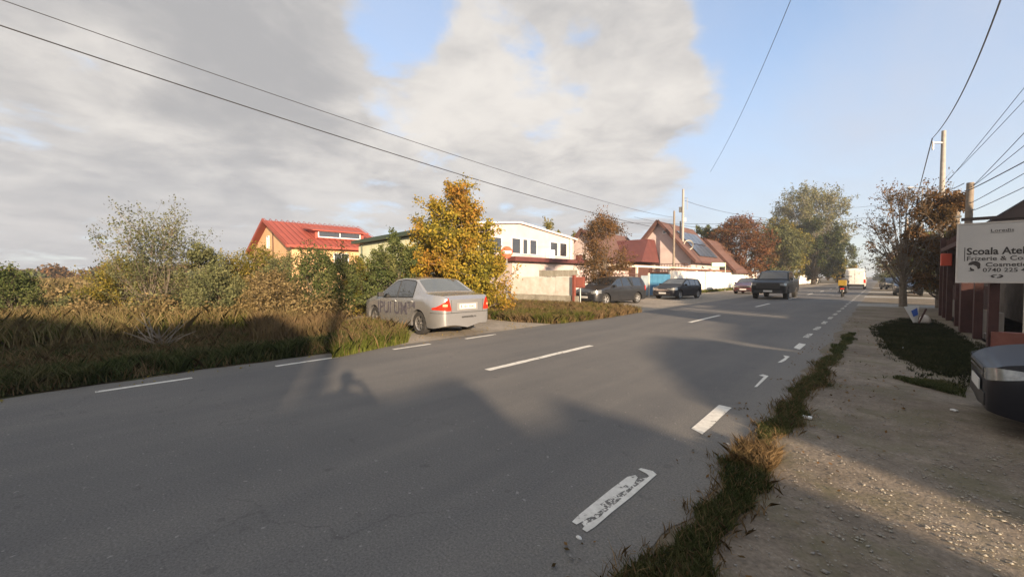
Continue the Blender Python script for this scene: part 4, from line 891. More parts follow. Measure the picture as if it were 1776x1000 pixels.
wire('upper cable between the poplar and the sparse tree', [P(1455, 362, 80), P(1540, 354, 50), P(1672, 318, 17.2)], .018)
wire('lower cable between the poplar and the sparse tree', [P(1455, 380, 80), P(1560, 374, 50), P(1655, 352, 20)], .025)
wire('steep thin cable falling through the blue sky', [P(1420, -120, 9), P(1303, 160, 16.4), P(1232, 298, 28)], .009)
wire('steep thick cable running to the arm of the tall concrete pole', [P(1790, -160, 8), P(1688, 120, 14), P(1617, 240, 23.6)], .020)
wire('cable falling from the arm of the tall pole into the sparse tree', [P(1617, 240, 23.6), P(1604, 290, 30), P(1590, 345, 42)], .028)
fan = ['topmost and thinnest cable fanning from the brown pole to the right edge', 'second thin cable from the top of the fan above the signboard', 'third cable of the fan, middle of the upper pair above the signboard', 'fourth cable of the fan, just above the thick dark one', 'thickest dark cable of the fan rising from the brown pole to the right edge', 'thin cable of the fan directly below the thick dark one', 'lowest cable of the fan, nearest the shop roof']
for k, (a, b, r) in enumerate((((1776, 150), (1640, 318), .010), ((1776, 172), (1645, 310), .010), ((1776, 228), (1690, 318), .012), ((1776, 250), (1686, 322), .012), ((1776, 278), (1680, 328), .018), ((1776, 298), (1684, 350), .012), ((1776, 322), (1690, 362), .012))):
    A_ = P(a[0]+170, a[1]-(b[1]-a[1])*170/(a[0]-b[0])*-1*-1, 9.5); B_ = P(*b, 17.1)
    wire(fan[k], [A_, P((a[0]+b[0])/2, (a[1]+b[1])/2+3, 13.2), B_], r, 14, group='cables fanning out from the brown pole')
wire('dark service cable from the brown pole to the shop roof', [P(1674, 379, 17), P(1720, 378, 15), P(1776, 374, 13)], .02, 8)
# ---------------------------------------------------------------- vehicles
def smooth_interp(s, pts, k=.05):
    xs, zs = zip(*pts); return sum(np.interp(s+d, xs, zs) for d in (-k, -k/2, 0, k/2, k)) / 5
def wheel_meshes(r, w, style, rimmat):
    t = MB(); t.lathe([(r*.62, -w/2), (r*.93, -w/2), (r, -w/2+.03), (r, w/2-.03), (r*.93, w/2), (r*.62, w/2)], 32)
    ty = t.mesh('tyre', M['tyre'], 40)
    m = MB(); m.lathe([(r*.63, -w*.3), (r*.66, w*.46), (r*.62, w*.47), (r*.58, w*.40), (r*.58, w*.1)], 32)
    m.lathe([(.001, w*.36), (r*.16, w*.36), (r*.17, w*.2), (r*.17, w*.1)], 16)
    n = {'six': 6, 'five': 5, 'many': 9}[style]
    for k in range(n):
        a = 2*PI*k/n; c, s = math.cos(a), math.sin(a); hw = r*(.085 if n < 8 else .05)
        q = [Vector((c*r*.12 - s*hw*d, w*.33, s*r*.12 + c*hw*d)) for d in (-1, 1)] + [Vector((c*r*.62 - s*hw*1.25*d, w*.40, s*r*.62 + c*hw*1.25*d)) for d in (1, -1)]
        m.prism(q, (0, -.03, 0))
    rm = m.mesh('rim', rimmat, 40)
    d = MB(); d.lathe([(.001, w*.05), (r*.6, w*.05)], 20); wl = d.mesh('brake', M['well'])
    return ty, rm, wl
def car(name, label, cat, loc, heading, sp, paint, group=None, rim='rim', style='five', plates=(True, True), lights=True):
    """local x forward, y left; s = distance back from the front bumper"""
    Lc, W, wb_, fo, r = sp['L'], sp['W']/2, sp['wb'], sp['fo'], sp['r']; x_ = lambda s: fo + wb_/2 - s
    root = empty(name, loc, heading, label, cat, group)
    ztf = lambda s: smooth_interp(s, sp['top'], sp.get('k', .06)); zbf = lambda s: np.minimum(smooth_interp(s, sp['belt'], .06), ztf(s) - .012)
    ef, er = sp.get('ef', .55), sp.get('er', .45)      # length of the rounded plan ends
    wf, wr = sp.get('wf', .70), sp.get('wr', .74)
    def wid(s):
        s = np.asarray(s, float); a = np.clip(1 - s/ef, 0, 1); b = np.clip(1 - (Lc-s)/er, 0, 1)
        return W * (wf + (1-wf)*(1-a**2.3)**(1/2.0)) * (wr + (1-wr)*(1-b**2.3)**(1/2.0))
    sill = sp.get('sill', .24); ra = r + .055
    def zs(s):
        z = np.full_like(np.asarray(s, float), sill)
        z = z + .10*np.clip(1 - s/.25, 0, 1)**2 * 0 + np.clip(1-(Lc-s)/.35, 0, 1)**1.5 * sp.get('rise', .10) + np.clip(1-s/.3, 0, 1)**1.5*.03
        for c in (fo, fo+wb_):
            d = np.abs(s-c); arc = r + np.sqrt(np.clip(ra**2 - d**2, 0, None)); z = np.where(d < ra, np.maximum(z, arc - .0), z)
        return z
    def bulge(t): return .955 + .045*np.sin(np.clip(t, 0, 1)**.8 * PI * .62 + .35) * 1.0
    fl = sp.get('flare', .0)
    st = [0, .003, .008, .016, .03, .05, .075, .11, .15]; st += list(np.arange(.2, Lc-.15, .055)); st += [Lc-v for v in (.15, .11, .075, .05, .03, .016, .008, .003, 0)]
    for c in (fo, fo+wb_): st += [c-ra+.002, c-ra-.002, c+ra-.002, c+ra+.002, c-ra*.97, c+ra*.97, c-ra*.9, c+ra*.9]
    st = np.array(sorted(set(round(v, 4) for v in st))); ZT, ZB, ZS, WD = ztf(st), zbf(st), zs(st), wid(st)
    tum = sp.get('tum', .34)
    def side(s, t):     # t 0..1 over greenhouse height
        g = ztf(s) - zbf(s); return wid(s)*.965 - tum*g*t, zbf(s) + g*t
    def sidelow(s, z):
        t = (z - sill) / np.maximum(zbf(s) - sill, .05); return wid(s) * bulge(t) * np.where(t > .999, .965/bulge(1.0), 1)
    rings = []
    for i, s in enumerate(st):
        zt, zb, z0, w = ZT[i], ZB[i], ZS[i], WD[i]; z0 = min(z0, zb-.05)
        g = zt - zb; ye = w*.965 - tum*g*.93; h = [(0, z0 if z0 > sill+.12 else sill), (max(.1, w-.24), z0)]
        for f in (0, .12, .3, .5, .7, .88): z = z0 + (zb-z0)*f; h.append((float(sidelow(s, z)), z))
        h.append((w*.965, zb)); 
        for t in (.3, .62, .93): h.append((w*.965 - tum*g*t, zb + g*t))
        for f in (.86, .6, .3, 0): h.append((ye*f, zt - .07*g*f*f - (.012*f*f if g > .2 else 0)))
        rings.append(h)
    mb = MB(); n = len(rings[0]); full = 2*n - 2; vs = []
    for i, h in enumerate(rings):
        X = x_(st[i]); vs += [(X, y, z) for (y, z) in h] + [(X, -y, z) for (y, z) in h[-2:0:-1]]
    fs = []
    for i in range(len(st)-1):
        for k in range(full): k2 = (k+1) % full; fs.append((i*full+k, i*full+k2, (i+1)*full+k2, (i+1)*full+k))
    for i in (0, len(st)-1):
        for k in range(n-1):
            a, b = k, k+1; ma, mb_ = (full-k) % full, full-k-1 if k+1 < n-1 else n-1
            ma = 0 if k == 0 else full-k
            f = [i*full+a, i*full+b, i*full+mb_, i*full+ma]; f = list(dict.fromkeys(f))
            if len(f) > 2: fs.append(tuple(f))
    mb.add(vs, fs); body = mb.build('body', paint, root, 38)
    # wheel wells: dark inner blocks behind each wheel
    ww_ = MB()
    for c in (fo, fo+wb_): ww_.box(x_(c)-ra*1.05, x_(c)+ra*1.05, -(W-.26), W-.26, sill-.02, r+ra*.9)
    ww_.box(x_(fo+wb_)+.3, x_(fo)-.3, -(W-.12), W-.12, sill-.05, sill+.02); ww_.build('underbody', M['well'], root)
    def grid(ss, ts, fn, nm, m, off=.006, both=True, par=root):
        out = []
        for sg in ((1, -1) if both else (1,)):
            q = MB(); v = []; 
            for s in ss:
                for t in ts:
                    y, z = fn(s, t); v.append((x_(s), sg*(y+off), z))
            k = len(ts); q.add(v, [(i*k+j, i*k+j+1, (i+1)*k+j+1, (i+1)*k+j) for i in range(len(ss)-1) for j in range(k-1)])
            o = q.build(nm, m, par, 60); out.append(o)
        return out
    for (a, b, t0, t1) in sp['sidewin']:
        grid(np.linspace(a-.03, b+.03, max(4, int((b-a)/.08))), np.linspace(max(0, t0-.07), t1+.05, 5), side, 'window_seal', M['black'], .003)
        grid(np.linspace(a, b, max(4, int((b-a)/.08))), np.linspace(t0, t1, 5), side, 'side_window', M[sp.get('sg', 'glass')], .006)
    for nm, (a, b) in (('windshield', sp['wind']), ('rear_window', sp['rear'])):
        if b - a < .01: continue
        v = []; ss = np.linspace(a, b, 10); fr_ = np.linspace(-1, 1, 11)
        for s in ss:
            g = float(ztf(s)-zbf(s)); w = float(wid(s)); ye = w*.965 - tum*g*.93
            for f in fr_: ff = f*.90; z = float(ztf(s)) - .07*g*ff*ff - (.012*ff*ff if g > .2 else 0); v.append((x_(s) + (.004 if nm == 'windshield' else -.004), ye*ff, z+.006))
        q = MB().add(v, [(i*11+j, i*11+j+1, (i+1)*11+j+1, (i+1)*11+j) for i in range(9) for j in range(10)]); q.build(nm, M['glass' if nm == 'windshield' else sp.get('rg', 'glass')], root, 60)
    # seams
    for s in sp.get('seams', []):
        grid([s-.004, s+.004], np.linspace(sill+.10, float(zbf(s))-.01, 6), lambda s_, z: (float(sidelow(s_, z)), z), 'door_seam', M['black'], .003)
    for (s, z) in sp.get('handles', []):
        for sg in (1, -1): y = float(sidelow(s, z)); MB().cbox(x_(s)-.09, x_(s)+.09, *sorted((sg*(y-.005), sg*(y+.03))), z-.015, z+.015, .006).build('door_handle', M[sp.get('hm', 'black')] if sp.get('hm') else paint, root)
    s = sp['mirror'][0]; z = sp['mirror'][1]
    for sg in (1, -1):
        y = float(wid(s))*.95; mm = MB().cbox(x_(s)-.05, x_(s)+.07, *sorted((sg*(y+.02), sg*(y+.19))), z, z+.13, .03).build('mirror', M['black'] if sp.get('bm') else paint, root)
        MB().box(x_(s)-.056, x_(s)-.051, *sorted((sg*(y+.04), sg*(y+.17))), z+.02, z+.11).build('mirror_glass', M['black'], mm)
    # lamps: patches that wrap the corners
    def patch(nm, sl, z0f, z1f, m, off=.009, inner=None):
        for sg in (1, -1):
            cols = []
            if inner is not None:      # start on the flat end face
                s_end = sl[0]; ysr = float(wid(s_end)); fx = 1 if s_end < Lc/2 else -1
                for q_, f in enumerate((inner, (inner+1)/2)): cols.append((x_(s_end)+fx*off, ysr*f*.97, z0f(0), z1f(0) if s_end < Lc/2 or not sp.get('tri') else z0f(0) + (z1f(0)-z0f(0))*(.18, .62)[q_]))
            for k, s in enumerate(sl):
                u = k/(len(sl)-1); z0, z1 = z0f(u), z1f(u); bu = sp.get('hbulge', 0)*math.sin(PI*min(1, u*1.05))*(sl[0] < Lc/2); z0 -= bu*.8; z1 += bu*.4; fx = (1 if sl[0] < Lc/2 else -1) * off * (1-u)
                cols.append((x_(s)+fx, (float(sidelow(s, z0))+off, float(sidelow(s, z1))+off), z0, z1))
            v = []
            for c in cols:
                for f in (0, .33, .67, 1):
                    y = c[1] if not isinstance(c[1], tuple) else c[1][0]*(1-f)+c[1][1]*f; v.append((c[0], sg*y, c[2]*(1-f)+c[3]*f))
            q = MB().add(v, [(i*4+j, i*4+j+1, (i+1)*4+j+1, (i+1)*4+j) for i in range(len(cols)-1) for j in range(3)]); q.build(nm, m, root, 50)
    fc = [0, .003, .01, .025, .05, .09, .14, .20, .28, sp.get('hl', .42)]; rc = [Lc-v for v in (0, .002, .006, .014, .028, .05, .09, .14, .20, sp.get('tl', .28))]
    hz = sp['hz']; tz = sp['tz']
    patch('headlight', fc, lambda u: hz[0] + hz[2]*u, lambda u: hz[1] + hz[3]*u, M['headlens'], inner=sp.get('hin', .62))
    patch('tail_light', rc, lambda u: tz[0] + tz[2]*u, lambda u: tz[1] + tz[3]*u, M['redlens'], inner=sp.get('tin', .72))
    if sp.get('amber'): patch('reversing_light', rc[:6], lambda u: tz[0]+.11, lambda u: tz[0]+.165, M['amberlens'], off=.012)
    # ends
    xf_, xr_ = x_(0), x_(Lc); wf_ = W*wf
    gz = sp['grille']; MB().box(xf_, xf_+.012, -wf_*gz[2], wf_*gz[2], gz[0], gz[1]).build('grille', M['black'], root)
    for k in range(sp.get('slats', 0)): z = gz[0] + (gz[1]-gz[0])*(k+.5)/sp['slats']; MB().box(xf_+.012, xf_+.02, -wf_*gz[2]*.95, wf_*gz[2]*.95, z-.012, z+.012).build('grille_slat', M['chrome'], root)
    MB().box(xf_, xf_+.010, -wf_*.9, wf_*.9, sill+.06, sill+.18).build('bumper_intake', M['black'], root)
    if plates[0]: p = MB().box(xf_+.013, xf_+.022, -.26, .26, sp['pf'], sp['pf']+.11).build('number_plate', M['plate'], root)
    pr = sp['pr']; p = MB().box(xr_-.020, xr_-.011, -.26, .26, pr, pr+.115).build('number_plate', M['plate'], root)
    root['_pr'] = 0; del root['_pr']
    grid_s = [Lc-v for v in (0.0, .003, .01, .03, .06, .11, .2, .3, .42)]
    if sp.get('bump_line'):
        zb_ = sp['bump_line']; 
        for sg in (1, -1):
            v = []
            for s in grid_s: y = float(sidelow(s, zb_))+.004; v += [(x_(s)-.004*(s > Lc-.1), sg*y, zb_), (x_(s)-.004*(s > Lc-.1), sg*y, zb_+.012)]
            MB().add(v, [(2*i, 2*i+1, 2*i+3, 2*i+2) for i in range(len(grid_s)-1)]).build('bumper_seam', M['black'], root)
        MB().box(xr_-.006, xr_-.001, -W*wr, W*wr, zb_, zb_+.012).build('bumper_seam', M['black'], root)
    # wheels
    ty, rm, wl = wheel_meshes(r, sp.get('tw', .20), style, M[rim])
    for s in (fo, fo+wb_):
        for sg in (1, -1):
            e = empty('wheel', (x_(s), sg*(W-.13), r), 0, parent=root)
            if sg < 0: e.rotation_euler.z = PI
            link_mesh('tyre', ty, parent=e); link_mesh('rim', rm, parent=e); link_mesh('brake_disc', wl, parent=e)
    root['len'] = 0; del root['len']
    return root, x_, sidelow, body
SEDAN = dict(L=4.31, W=1.71, wb=2.48, fo=.86, r=.305, sill=.22, top=[(0, .62), (.06, .70), (.2, .79), (1.05, .99), (1.22, 1.04), (1.95, 1.455), (2.4, 1.505), (2.95, 1.475), (3.55, 1.115), (3.68, 1.07), (4.2, 1.04), (4.27, 1.0), (4.31, .90)],
    belt=[(0, .55), (.3, .72), (1.1, .88), (2.5, .93), (3.6, .965), (4.31, .86)], sidewin=[(1.38, 2.17, .07, .83), (2.25, 3.02, .07, .83)], wind=(1.28, 1.93), rear=(3.00, 3.53), seams=[1.28, 2.21, 3.05],
    handles=[(2.08, .84), (2.95, .86)], mirror=(1.42, .93), bm=True, hz=(.60, .72, .03, .08), tz=(.66, .99, .03, -.26), tri=True, grille=(.50, .62, .75), pf=.38, pr=.70, bump_line=.60, amber=True, tl=.34, rg='lglass', wr=.72, er=.5, rise=.08, tin=.86)
# silver saloon with lettering along its side
rl_ = G(731, 580); dirf = (RT*(-.70) + FW*.714).normalized(); hd = math.atan2(dirf.y, dirf.x)
lat = Vector((-dirf.y, dirf.x, 0)); ctr = rl_ + dirf*1.24 - lat*(.855-.10)
sc, x_, sl_, body = car('silver_car', 'silver saloon with faded lettering on its side parked on the verge', 'car', (ctr.x, ctr.y, 0), hd, SEDAN, M['silver'], style='six')
for body_, s0_, s1_, z0_, zh_ in (('IPUI UM', 1.10, 2.78, .47, 1.22), ('34', 2.80, 3.22, .66, .62)):
  tm = text_mesh(body_, .38, 1.0, .006, .002); tm.materials.append(M['fadedink'])
  wid_ = max(v.co.x for v in tm.vertices)
  for v in tm.vertices:      # bend the lettering onto the side of the body
    fx = v.co.x/wid_; s = s0_ + fx*(s1_-s0_); z = z0_ + v.co.y*zh_ + .03*fx; v.co = Vector((x_(s), float(sl_(s, z)) + .007 + v.co.z, z))
  link_mesh('lettering', tm, parent=sc)
for yy in (-.50, .50): MB().box(x_(4.31)-.004, x_(4.31)-.001, yy-.004, yy+.004, .61, .93).build('boot_seam', M['black'], sc)
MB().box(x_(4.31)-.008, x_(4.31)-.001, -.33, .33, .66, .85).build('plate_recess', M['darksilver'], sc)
tm = text_mesh('autoscoala.ro', .085, 1.0, .002, .001, 'CENTER'); tm.materials.append(M['ink']); o = link_mesh('bumper_lettering', tm, parent=sc); o.location = (x_(4.31)-.006, -.05, .47); o.rotation_euler = (R(90), 0, -R(90))
tm = text_mesh('B 101 XAC', .10, 1.0, .002, .001, 'CENTER'); tm.materials.append(M['ink']); o = link_mesh('plate_characters', tm, parent=sc); o.location = (x_(4.31)-.022, 0, .722); o.rotation_euler = (R(90), 0, -R(90))
HATCH = dict(L=4.35, W=1.74, wb=2.66, fo=.80, r=.305, sill=.22, top=[(0, .66), (.06, .74), (.25, .82), (1.0, .98), (1.15, 1.03), (1.85, 1.46), (2.3, 1.53), (3.5, 1.55), (3.95, 1.50), (4.2, 1.15), (4.32, 1.0), (4.35, .8)],
    belt=[(0, .58), (.3, .76), (1.1, .92), (2.5, .96), (4.35, .94)], sidewin=[(1.35, 2.10, .07, .84), (2.18, 3.0, .07, .84), (3.07, 3.75, .07, .84)], wind=(1.22, 1.83), rear=(3.98, 4.18), seams=[1.25, 2.14, 3.04], handles=[(2.02, .88), (2.9, .9)],
    mirror=(1.38, .95), hz=(.60, .74, .04, .06), tz=(.70, 1.0, .05, .02), grille=(.56, .68, .85), slats=2, pf=.36, pr=.62, bump_line=.55, hl=.42, hin=.55)
rd = math.atan2(-1, 0.0)
c1 = at(1055, 23.0); car('charcoal_hatchback', 'charcoal estate car facing the camera beside the rust red meter box', 'car', (-11.35, 20.7, 0), R(-90)+R(-12), HATCH, M['darkgrey'], rim='steelrim')
SMALL = dict(HATCH); SMALL.update(L=4.0, top=[(0, .62), (.06, .70), (.25, .78), (1.0, .93), (1.15, .98), (1.85, 1.34), (2.3, 1.40), (3.2, 1.40), (3.6, 1.34), (3.88, 1.02), (3.97, .92), (4.0, .75)], belt=[(0, .55), (.3, .72), (1.1, .86), (2.5, .90), (4.0, .88)], wb=2.5, sidewin=[(1.35, 2.10, .07, .84), (2.18, 2.9, .07, .84), (2.97, 3.4, .07, .8)], rear=(3.64, 3.86), seams=[1.25, 2.14, 2.94], handles=[(2.02, .82)], mirror=(1.38, .9))
car('navy_hatchback', 'dark navy hatchback parked in front of the blue gate', 'car', (-10.6, 28.9, 0), R(-90)+R(-8), SMALL, M['navy'], rim='steelrim')
car('dark_red_car', 'dark red car half hidden behind the left side of the black pickup', 'car', (-8.9, 41.5, 0), R(-90), SMALL, M['maroon'], rim='steelrim')
car('distant_dark_car', 'small dark car parked on the far right pavement behind the tree trunk', 'car', (1.55, 46.5, 0), R(-90), HATCH, M['darkgrey'], rim='steelrim')
car('distant_black_car', 'black car further away on the right pavement, only its roof line clear', 'car', (.9, 66, 0), R(-80), SMALL, M['blackpaint'], rim='steelrim')
PICK = dict(L=5.75, W=2.04, wb=3.55, fo=.98, r=.40, sill=.42, top=[(0, 1.02), (.06, 1.12), (.3, 1.2), (1.45, 1.28), (1.6, 1.32), (2.25, 1.88), (2.7, 1.96), (3.7, 1.93), (3.98, 1.85), (4.1, 1.36), (5.7, 1.36), (5.75, 1.2)],
    belt=[(0, .98), (.3, 1.1), (1.5, 1.2), (4.1, 1.26), (5.75, 1.28)], sidewin=[(1.75, 2.6, .08, .84), (2.68, 3.6, .08, .84)], wind=(1.66, 2.22), rear=(3.98, 4.06), seams=[1.6, 2.64, 3.7], handles=[(2.5, 1.15), (3.5, 1.15)],
    mirror=(1.85, 1.28), hz=(.92, 1.08, .0, .02), tz=(.85, 1.25, 0, 0), grille=(.72, 1.06, .78), pf=.50, pr=.6, hl=.32, hin=.72, tl=.12, wf=.86, wr=.93, ef=.3, er=.15, tum=.24, rise=.02, tw=.27, bm=True, k=.05)
car('black_pickup', 'black pickup truck driving towards the camera in the left lane', 'pickup truck', (-5.62, 34.2, 0), R(-90), PICK, M['blackpaint'], rim='black')
VAN = dict(L=5.6, W=2.0, wb=3.4, fo=.95, r=.34, sill=.36, top=[(0, .9), (.06, 1.0), (.7, 1.25), (.85, 1.32), (1.6, 2.25), (2.0, 2.5), (2.6, 2.56), (5.3, 2.56), (5.5, 2.52), (5.57, 2.40), (5.6, 2.2)],
    belt=[(0, .85), (.6, 1.12), (1.5, 1.3), (5.6, 1.3)], sidewin=[(1.15, 1.9, .06, .60)], wind=(.95, 1.75), rear=(0, 0), seams=[1.05, 1.98, 3.2], handles=[(1.85, 1.15)], mirror=(1.15, 1.3), hz=(.8, 1.0, 0, .05), tz=(.75, 1.2, 0, 0), grille=(.6, .85, .8), pf=.5, pr=1.0, hl=.35, tl=.05, wf=.8, wr=.95, er=.12, ef=.4, tum=.10, rise=.0, tin=.90, bump_line=.62)
vn, vx, vs_, vb_ = car('white_van', 'white panel van seen from behind in the right lane far ahead', 'van', (-2.45, 67.5, 0), R(90), VAN, M['vanwhite'], rim='steelrim', plates=(False, True))
MB().box(vx(5.6)-.012, vx(5.6)-.002, -.006, .006, .65, 2.35).build('rear_door_seam', M['black'], vn); MB().box(vx(5.6)-.08, vx(5.6)-.001, -.93, .93, .36, .60).build('rear_bumper', M['black'], vn)
for k in (-1, 1): MB().box(vx(4.6)-.9, vx(4.6)+.9, k*.7-.02, k*.7+.02, 2.6, 2.66).build('roof_bar', M['steel'], vn)
MB().box(vx(5.6)-.012, vx(5.6)-.003, .25, .8, 1.5, 1.62).build('handle_trim', M['steel'], vn)
NEAR = dict(L=4.3, W=1.74, wb=2.55, fo=.86, r=.315, sill=.17, top=[(0, .58), (.04, .65), (.2, .70), (1.05, .83), (1.2, .89), (1.95, 1.40), (2.4, 1.47), (3.5, 1.46), (3.9, 1.38), (4.2, .98), (4.3, .75)],
    belt=[(0, .52), (.3, .67), (1.1, .80), (2.5, .90), (4.3, .90)], sidewin=[(1.45, 2.2, .07, .84), (2.28, 3.1, .07, .84)], wind=(1.27, 1.93), rear=(3.92, 4.16), seams=[1.3, 2.24], handles=[(2.1, .82)], mirror=(1.5, .88),
    hbulge=.035, hz=(.50, .605, .10, .03), tz=(.7, .9, 0, 0), grille=(.50, .60, .80), slats=2, pf=.34, pr=.6, hl=.50, hin=.86, ef=.75, wf=.62, bump_line=.5)
nc, nx, nsl, nb = car('dark_parked_car', 'near dark blue car nosing in from the right edge with clear headlights', 'car', (2.92, 6.55, 0), R(180)-R(1), NEAR, M['navy'], rim='steelrim')
# ---------------------------------------------------------------- people
def skin_body(name, joints, edges, radii, mats, parent, root=0, sub=1):
    me = bpy.data.meshes.new(name); me.from_pydata([tuple(j) for j in joints], edges, []); o = bpy.data.objects.new(name, me); COL.objects.link(o)
    md = o.modifiers.new('skin', 'SKIN'); md.use_smooth_shade = True
    for i, r in enumerate(radii): me.skin_vertices[0].data[i].radius = (r, r) if isinstance(r, (int, float)) else r
    for v in me.skin_vertices[0].data: v.use_root = False
    me.skin_vertices[0].data[root].use_root = True
    s = o.modifiers.new('sub', 'SUBSURF'); s.levels = sub; s.render_levels = sub
    dg = bpy.context.evaluated_depsgraph_get(); m2 = bpy.data.meshes.new_from_object(o.evaluated_get(dg)); bpy.data.objects.remove(o)
    m2.materials.clear()
    for m_ in mats: m2.materials.append(m_)
    for p in m2.polygons: p.use_smooth = True
    return link_mesh(name, m2, parent=parent)
def head_mesh(c, r, parent, facing=1):
    q = MB(); n = 16; prof = []
    for i in range(13):
        a = PI*i/12; rr = math.sin(a); z = math.cos(a); k = 1.0 if z > -.1 else 1 + (z+.1)*.28; prof.append((rr*r*.80*k + .0005, z*r*1.12))
    q.lathe(prof, 18, 'z', c); o = q.build('head', M['skin'], parent, 60)
    MB().add([(c[0]+r*.74, c[1]-.012, c[2]-.02), (c[0]+r*.74, c[1]+.012, c[2]-.02), (c[0]+r*.96, c[1], c[2]-.035), (c[0]+r*.76, c[1], c[2]+.025)], [(0, 1, 2), (0, 2, 3), (1, 3, 2), (0, 3, 1)]).build('nose', M['skin'], o)
    for s in (-1, 1):
        MB().cbox(c[0]+r*.68, c[0]+r*.76, c[1]+s*.032-.012, c[1]+s*.032+.012, c[2]+.012, c[2]+.026, .003).build('eye', M['ink'], o)
        MB().cbox(c[0]-.02, c[0]+.02, c[1]+s*r*.80-.008, c[1]+s*r*.80+.008, c[2]-.03, c[2]+.03, .006).build('ear', M['skin'], o)
    MB().cbox(c[0]+r*.66, c[0]+r*.70, c[1]-.022, c[1]+.022, c[2]-.062, c[2]-.052, .003).build('mouth', M['brownbox'], o)
    hq = MB(); prof = [(.001, r*1.2), (r*.5, r*1.12), (r*.8, r*.8), (r*.88, r*.4), (r*.88, r*.05)]; hq.lathe(prof, 18, 'z', (c[0]-.015, c[1], c[2])); hq.build('hair', M['ink'], parent, 60)
    return o
# photographer: stands where the picture is taken from, holding the phone up in both hands; throws the shadow on the road
ph = empty('person', (-.40*FW.x, -.40*FW.y, 0), YAW + R(90), 'person in a dark jacket holding a phone up with both hands', 'person')
J = [(0, 0, .98), (0, 0, 1.18), (0, 0, 1.38), (.01, 0, 1.47), (.01, 0, 1.53),
     (0, .10, .92), (.02, .12, .50), (0, .12, .09), (.13, .13, .04),
     (0, -.10, .92), (.02, -.12, .50), (0, -.12, .09), (.13, -.13, .04),
     (0, .19, 1.40), (.06, .36, 1.24), (.30, .13, 1.44), (.335, .085, 1.475),
     (0, -.19, 1.40), (.06, -.40, 1.27), (.30, -.13, 1.46), (.335, -.085, 1.485)]
E = [(0, 1), (1, 2), (2, 3), (3, 4), (0, 5), (5, 6), (6, 7), (7, 8), (0, 9), (9, 10), (10, 11), (11, 12), (2, 13), (13, 14), (14, 15), (15, 16), (2, 17), (17, 18), (18, 19), (19, 20)]
RD = [.15, .15, .16, .065, .055, .095, .065, .045, .04, .095, .065, .045, .04, .07, .048, .034, .03, .07, .048, .034, .03]
skin_body('body', J, E, RD, [M['jacket']], ph, 0, 2); head_mesh((.03, 0, 1.63), .115, ph)
for s in (-1, 1):
    hb_ = Vector((.345, s*.083, 1.48))
    for k in range(4): q0 = hb_ + Vector((.0, 0, .03-.018*k)); MB().tube([q0, q0+Vector((.035, s*.004, .002)), q0+Vector((.04, -s*.028, .0))], [.009, .0085, .007], 6).build('finger', M['skin'], ph, 60)
    MB().tube([hb_ + Vector((-.005, 0, .02)), hb_ + Vector((.0, -s*.02, .028)), hb_ + Vector((.01, -s*.038, .02))], [.011, .010, .008], 6).build('thumb', M['skin'], ph, 60)
phn = MB().cbox(-.004, .004, -.08, .08, -.038, .038, .003).build('phone', M['black'], loc=tuple(Vector((-.40*FW.x, -.40*FW.y, 0)) + FW*.365 + Vector((0, 0, 1.485))), rz=YAW+R(90)); tag(phn, 'black phone held sideways in the hands of the person', 'phone')
# motorcyclist far ahead in the right lane
mx, my = -2.15, 39.2
mo = empty('motorcycle', (mx, my, 0), R(90), 'dark delivery scooter with a red tail light ridden in the right lane', 'motorcycle')
for (s, nm) in ((-.62, 'wheel'), (.66, 'wheel')):
    e = empty(nm, (s, 0, .29), parent=mo); MB().lathe([(.19, -.055), (.27, -.06), (.29, -.03), (.29, .03), (.27, .06), (.19, .055)], 22).build('tyre', M['tyre'], e, 50); MB().lathe([(.001, -.02), (.2, -.02), (.2, .02), (.001, .02)], 14).build('rim', M['steelrim'], e, 50)
MB().cbox(-.75, .0, -.17, .17, .42, .74, .06).build('rear_body', M['blackpaint'], mo, 50); MB().cbox(-.65, .12, -.14, .14, .74, .84, .04).build('seat', M['black'], mo, 50)
MB().cbox(-.1, .5, -.2, .2, .26, .40, .04).build('footboard', M['black'], mo, 50); MB().slab([(.45, -.2, .35), (.45, .2, .35), (.55, .18, .95), (.55, -.18, .95)], .06).build('leg_shield', M['blackpaint'], mo)
MB().tube([(.66, 0, .29), (.52, 0, .95), (.48, 0, 1.05)], .03, 8).build('fork', M['steel'], mo); MB().tube([(.40, .34, 1.06), (.48, .1, 1.05), (.48, -.1, 1.05), (.40, -.34, 1.06)], .018, 8).build('handlebar', M['black'], mo)
MB().cbox(-.80, -.752, -.12, .12, .58, .68, .015).build('tail_light', M['redlens'], mo); MB().cbox(-.80, -.755, -.10, .10, .40, .52, .01).build('number_plate', M['plate'], mo)
for s in (-1, 1): MB().tube([(.42, s*.3, 1.08), (.44, s*.36, 1.2)], .01, 5).build('mirror_stalk', M['black'], mo); MB().cbox(-.45, -.1, s*.24-.05, s*.24+.05, .3, .42, .03).build('silencer' if s > 0 else 'side_pod', M['steel' if s > 0 else 'black'], mo, 50)
tb = MB().cbox(-.98, -.53, -.24, .24, .85, 1.27, .03).build('delivery_box', M['yellow'], loc=(mx, my, 0), rz=R(90)); tag(tb, 'yellow delivery box mounted behind the scooter rider', 'delivery box')
rd_ = empty('person', (mx, my, 0), R(90), 'rider in dark clothes and helmet on the delivery scooter', 'person')
J = [(-.18, 0, .90), (-.15, 0, 1.12), (-.10, 0, 1.34), (-.08, 0, 1.43), (-.07, 0, 1.48), (-.1, .12, .86), (.24, .20, .74), (.20, .18, .36), (.34, .18, .32), (-.1, -.12, .86), (.24, -.20, .74), (.20, -.18, .36), (.34, -.18, .32),
     (-.09, .20, 1.34), (.10, .32, 1.16), (.36, .31, 1.10), (-.09, -.20, 1.34), (.10, -.32, 1.16), (.36, -.31, 1.10)]
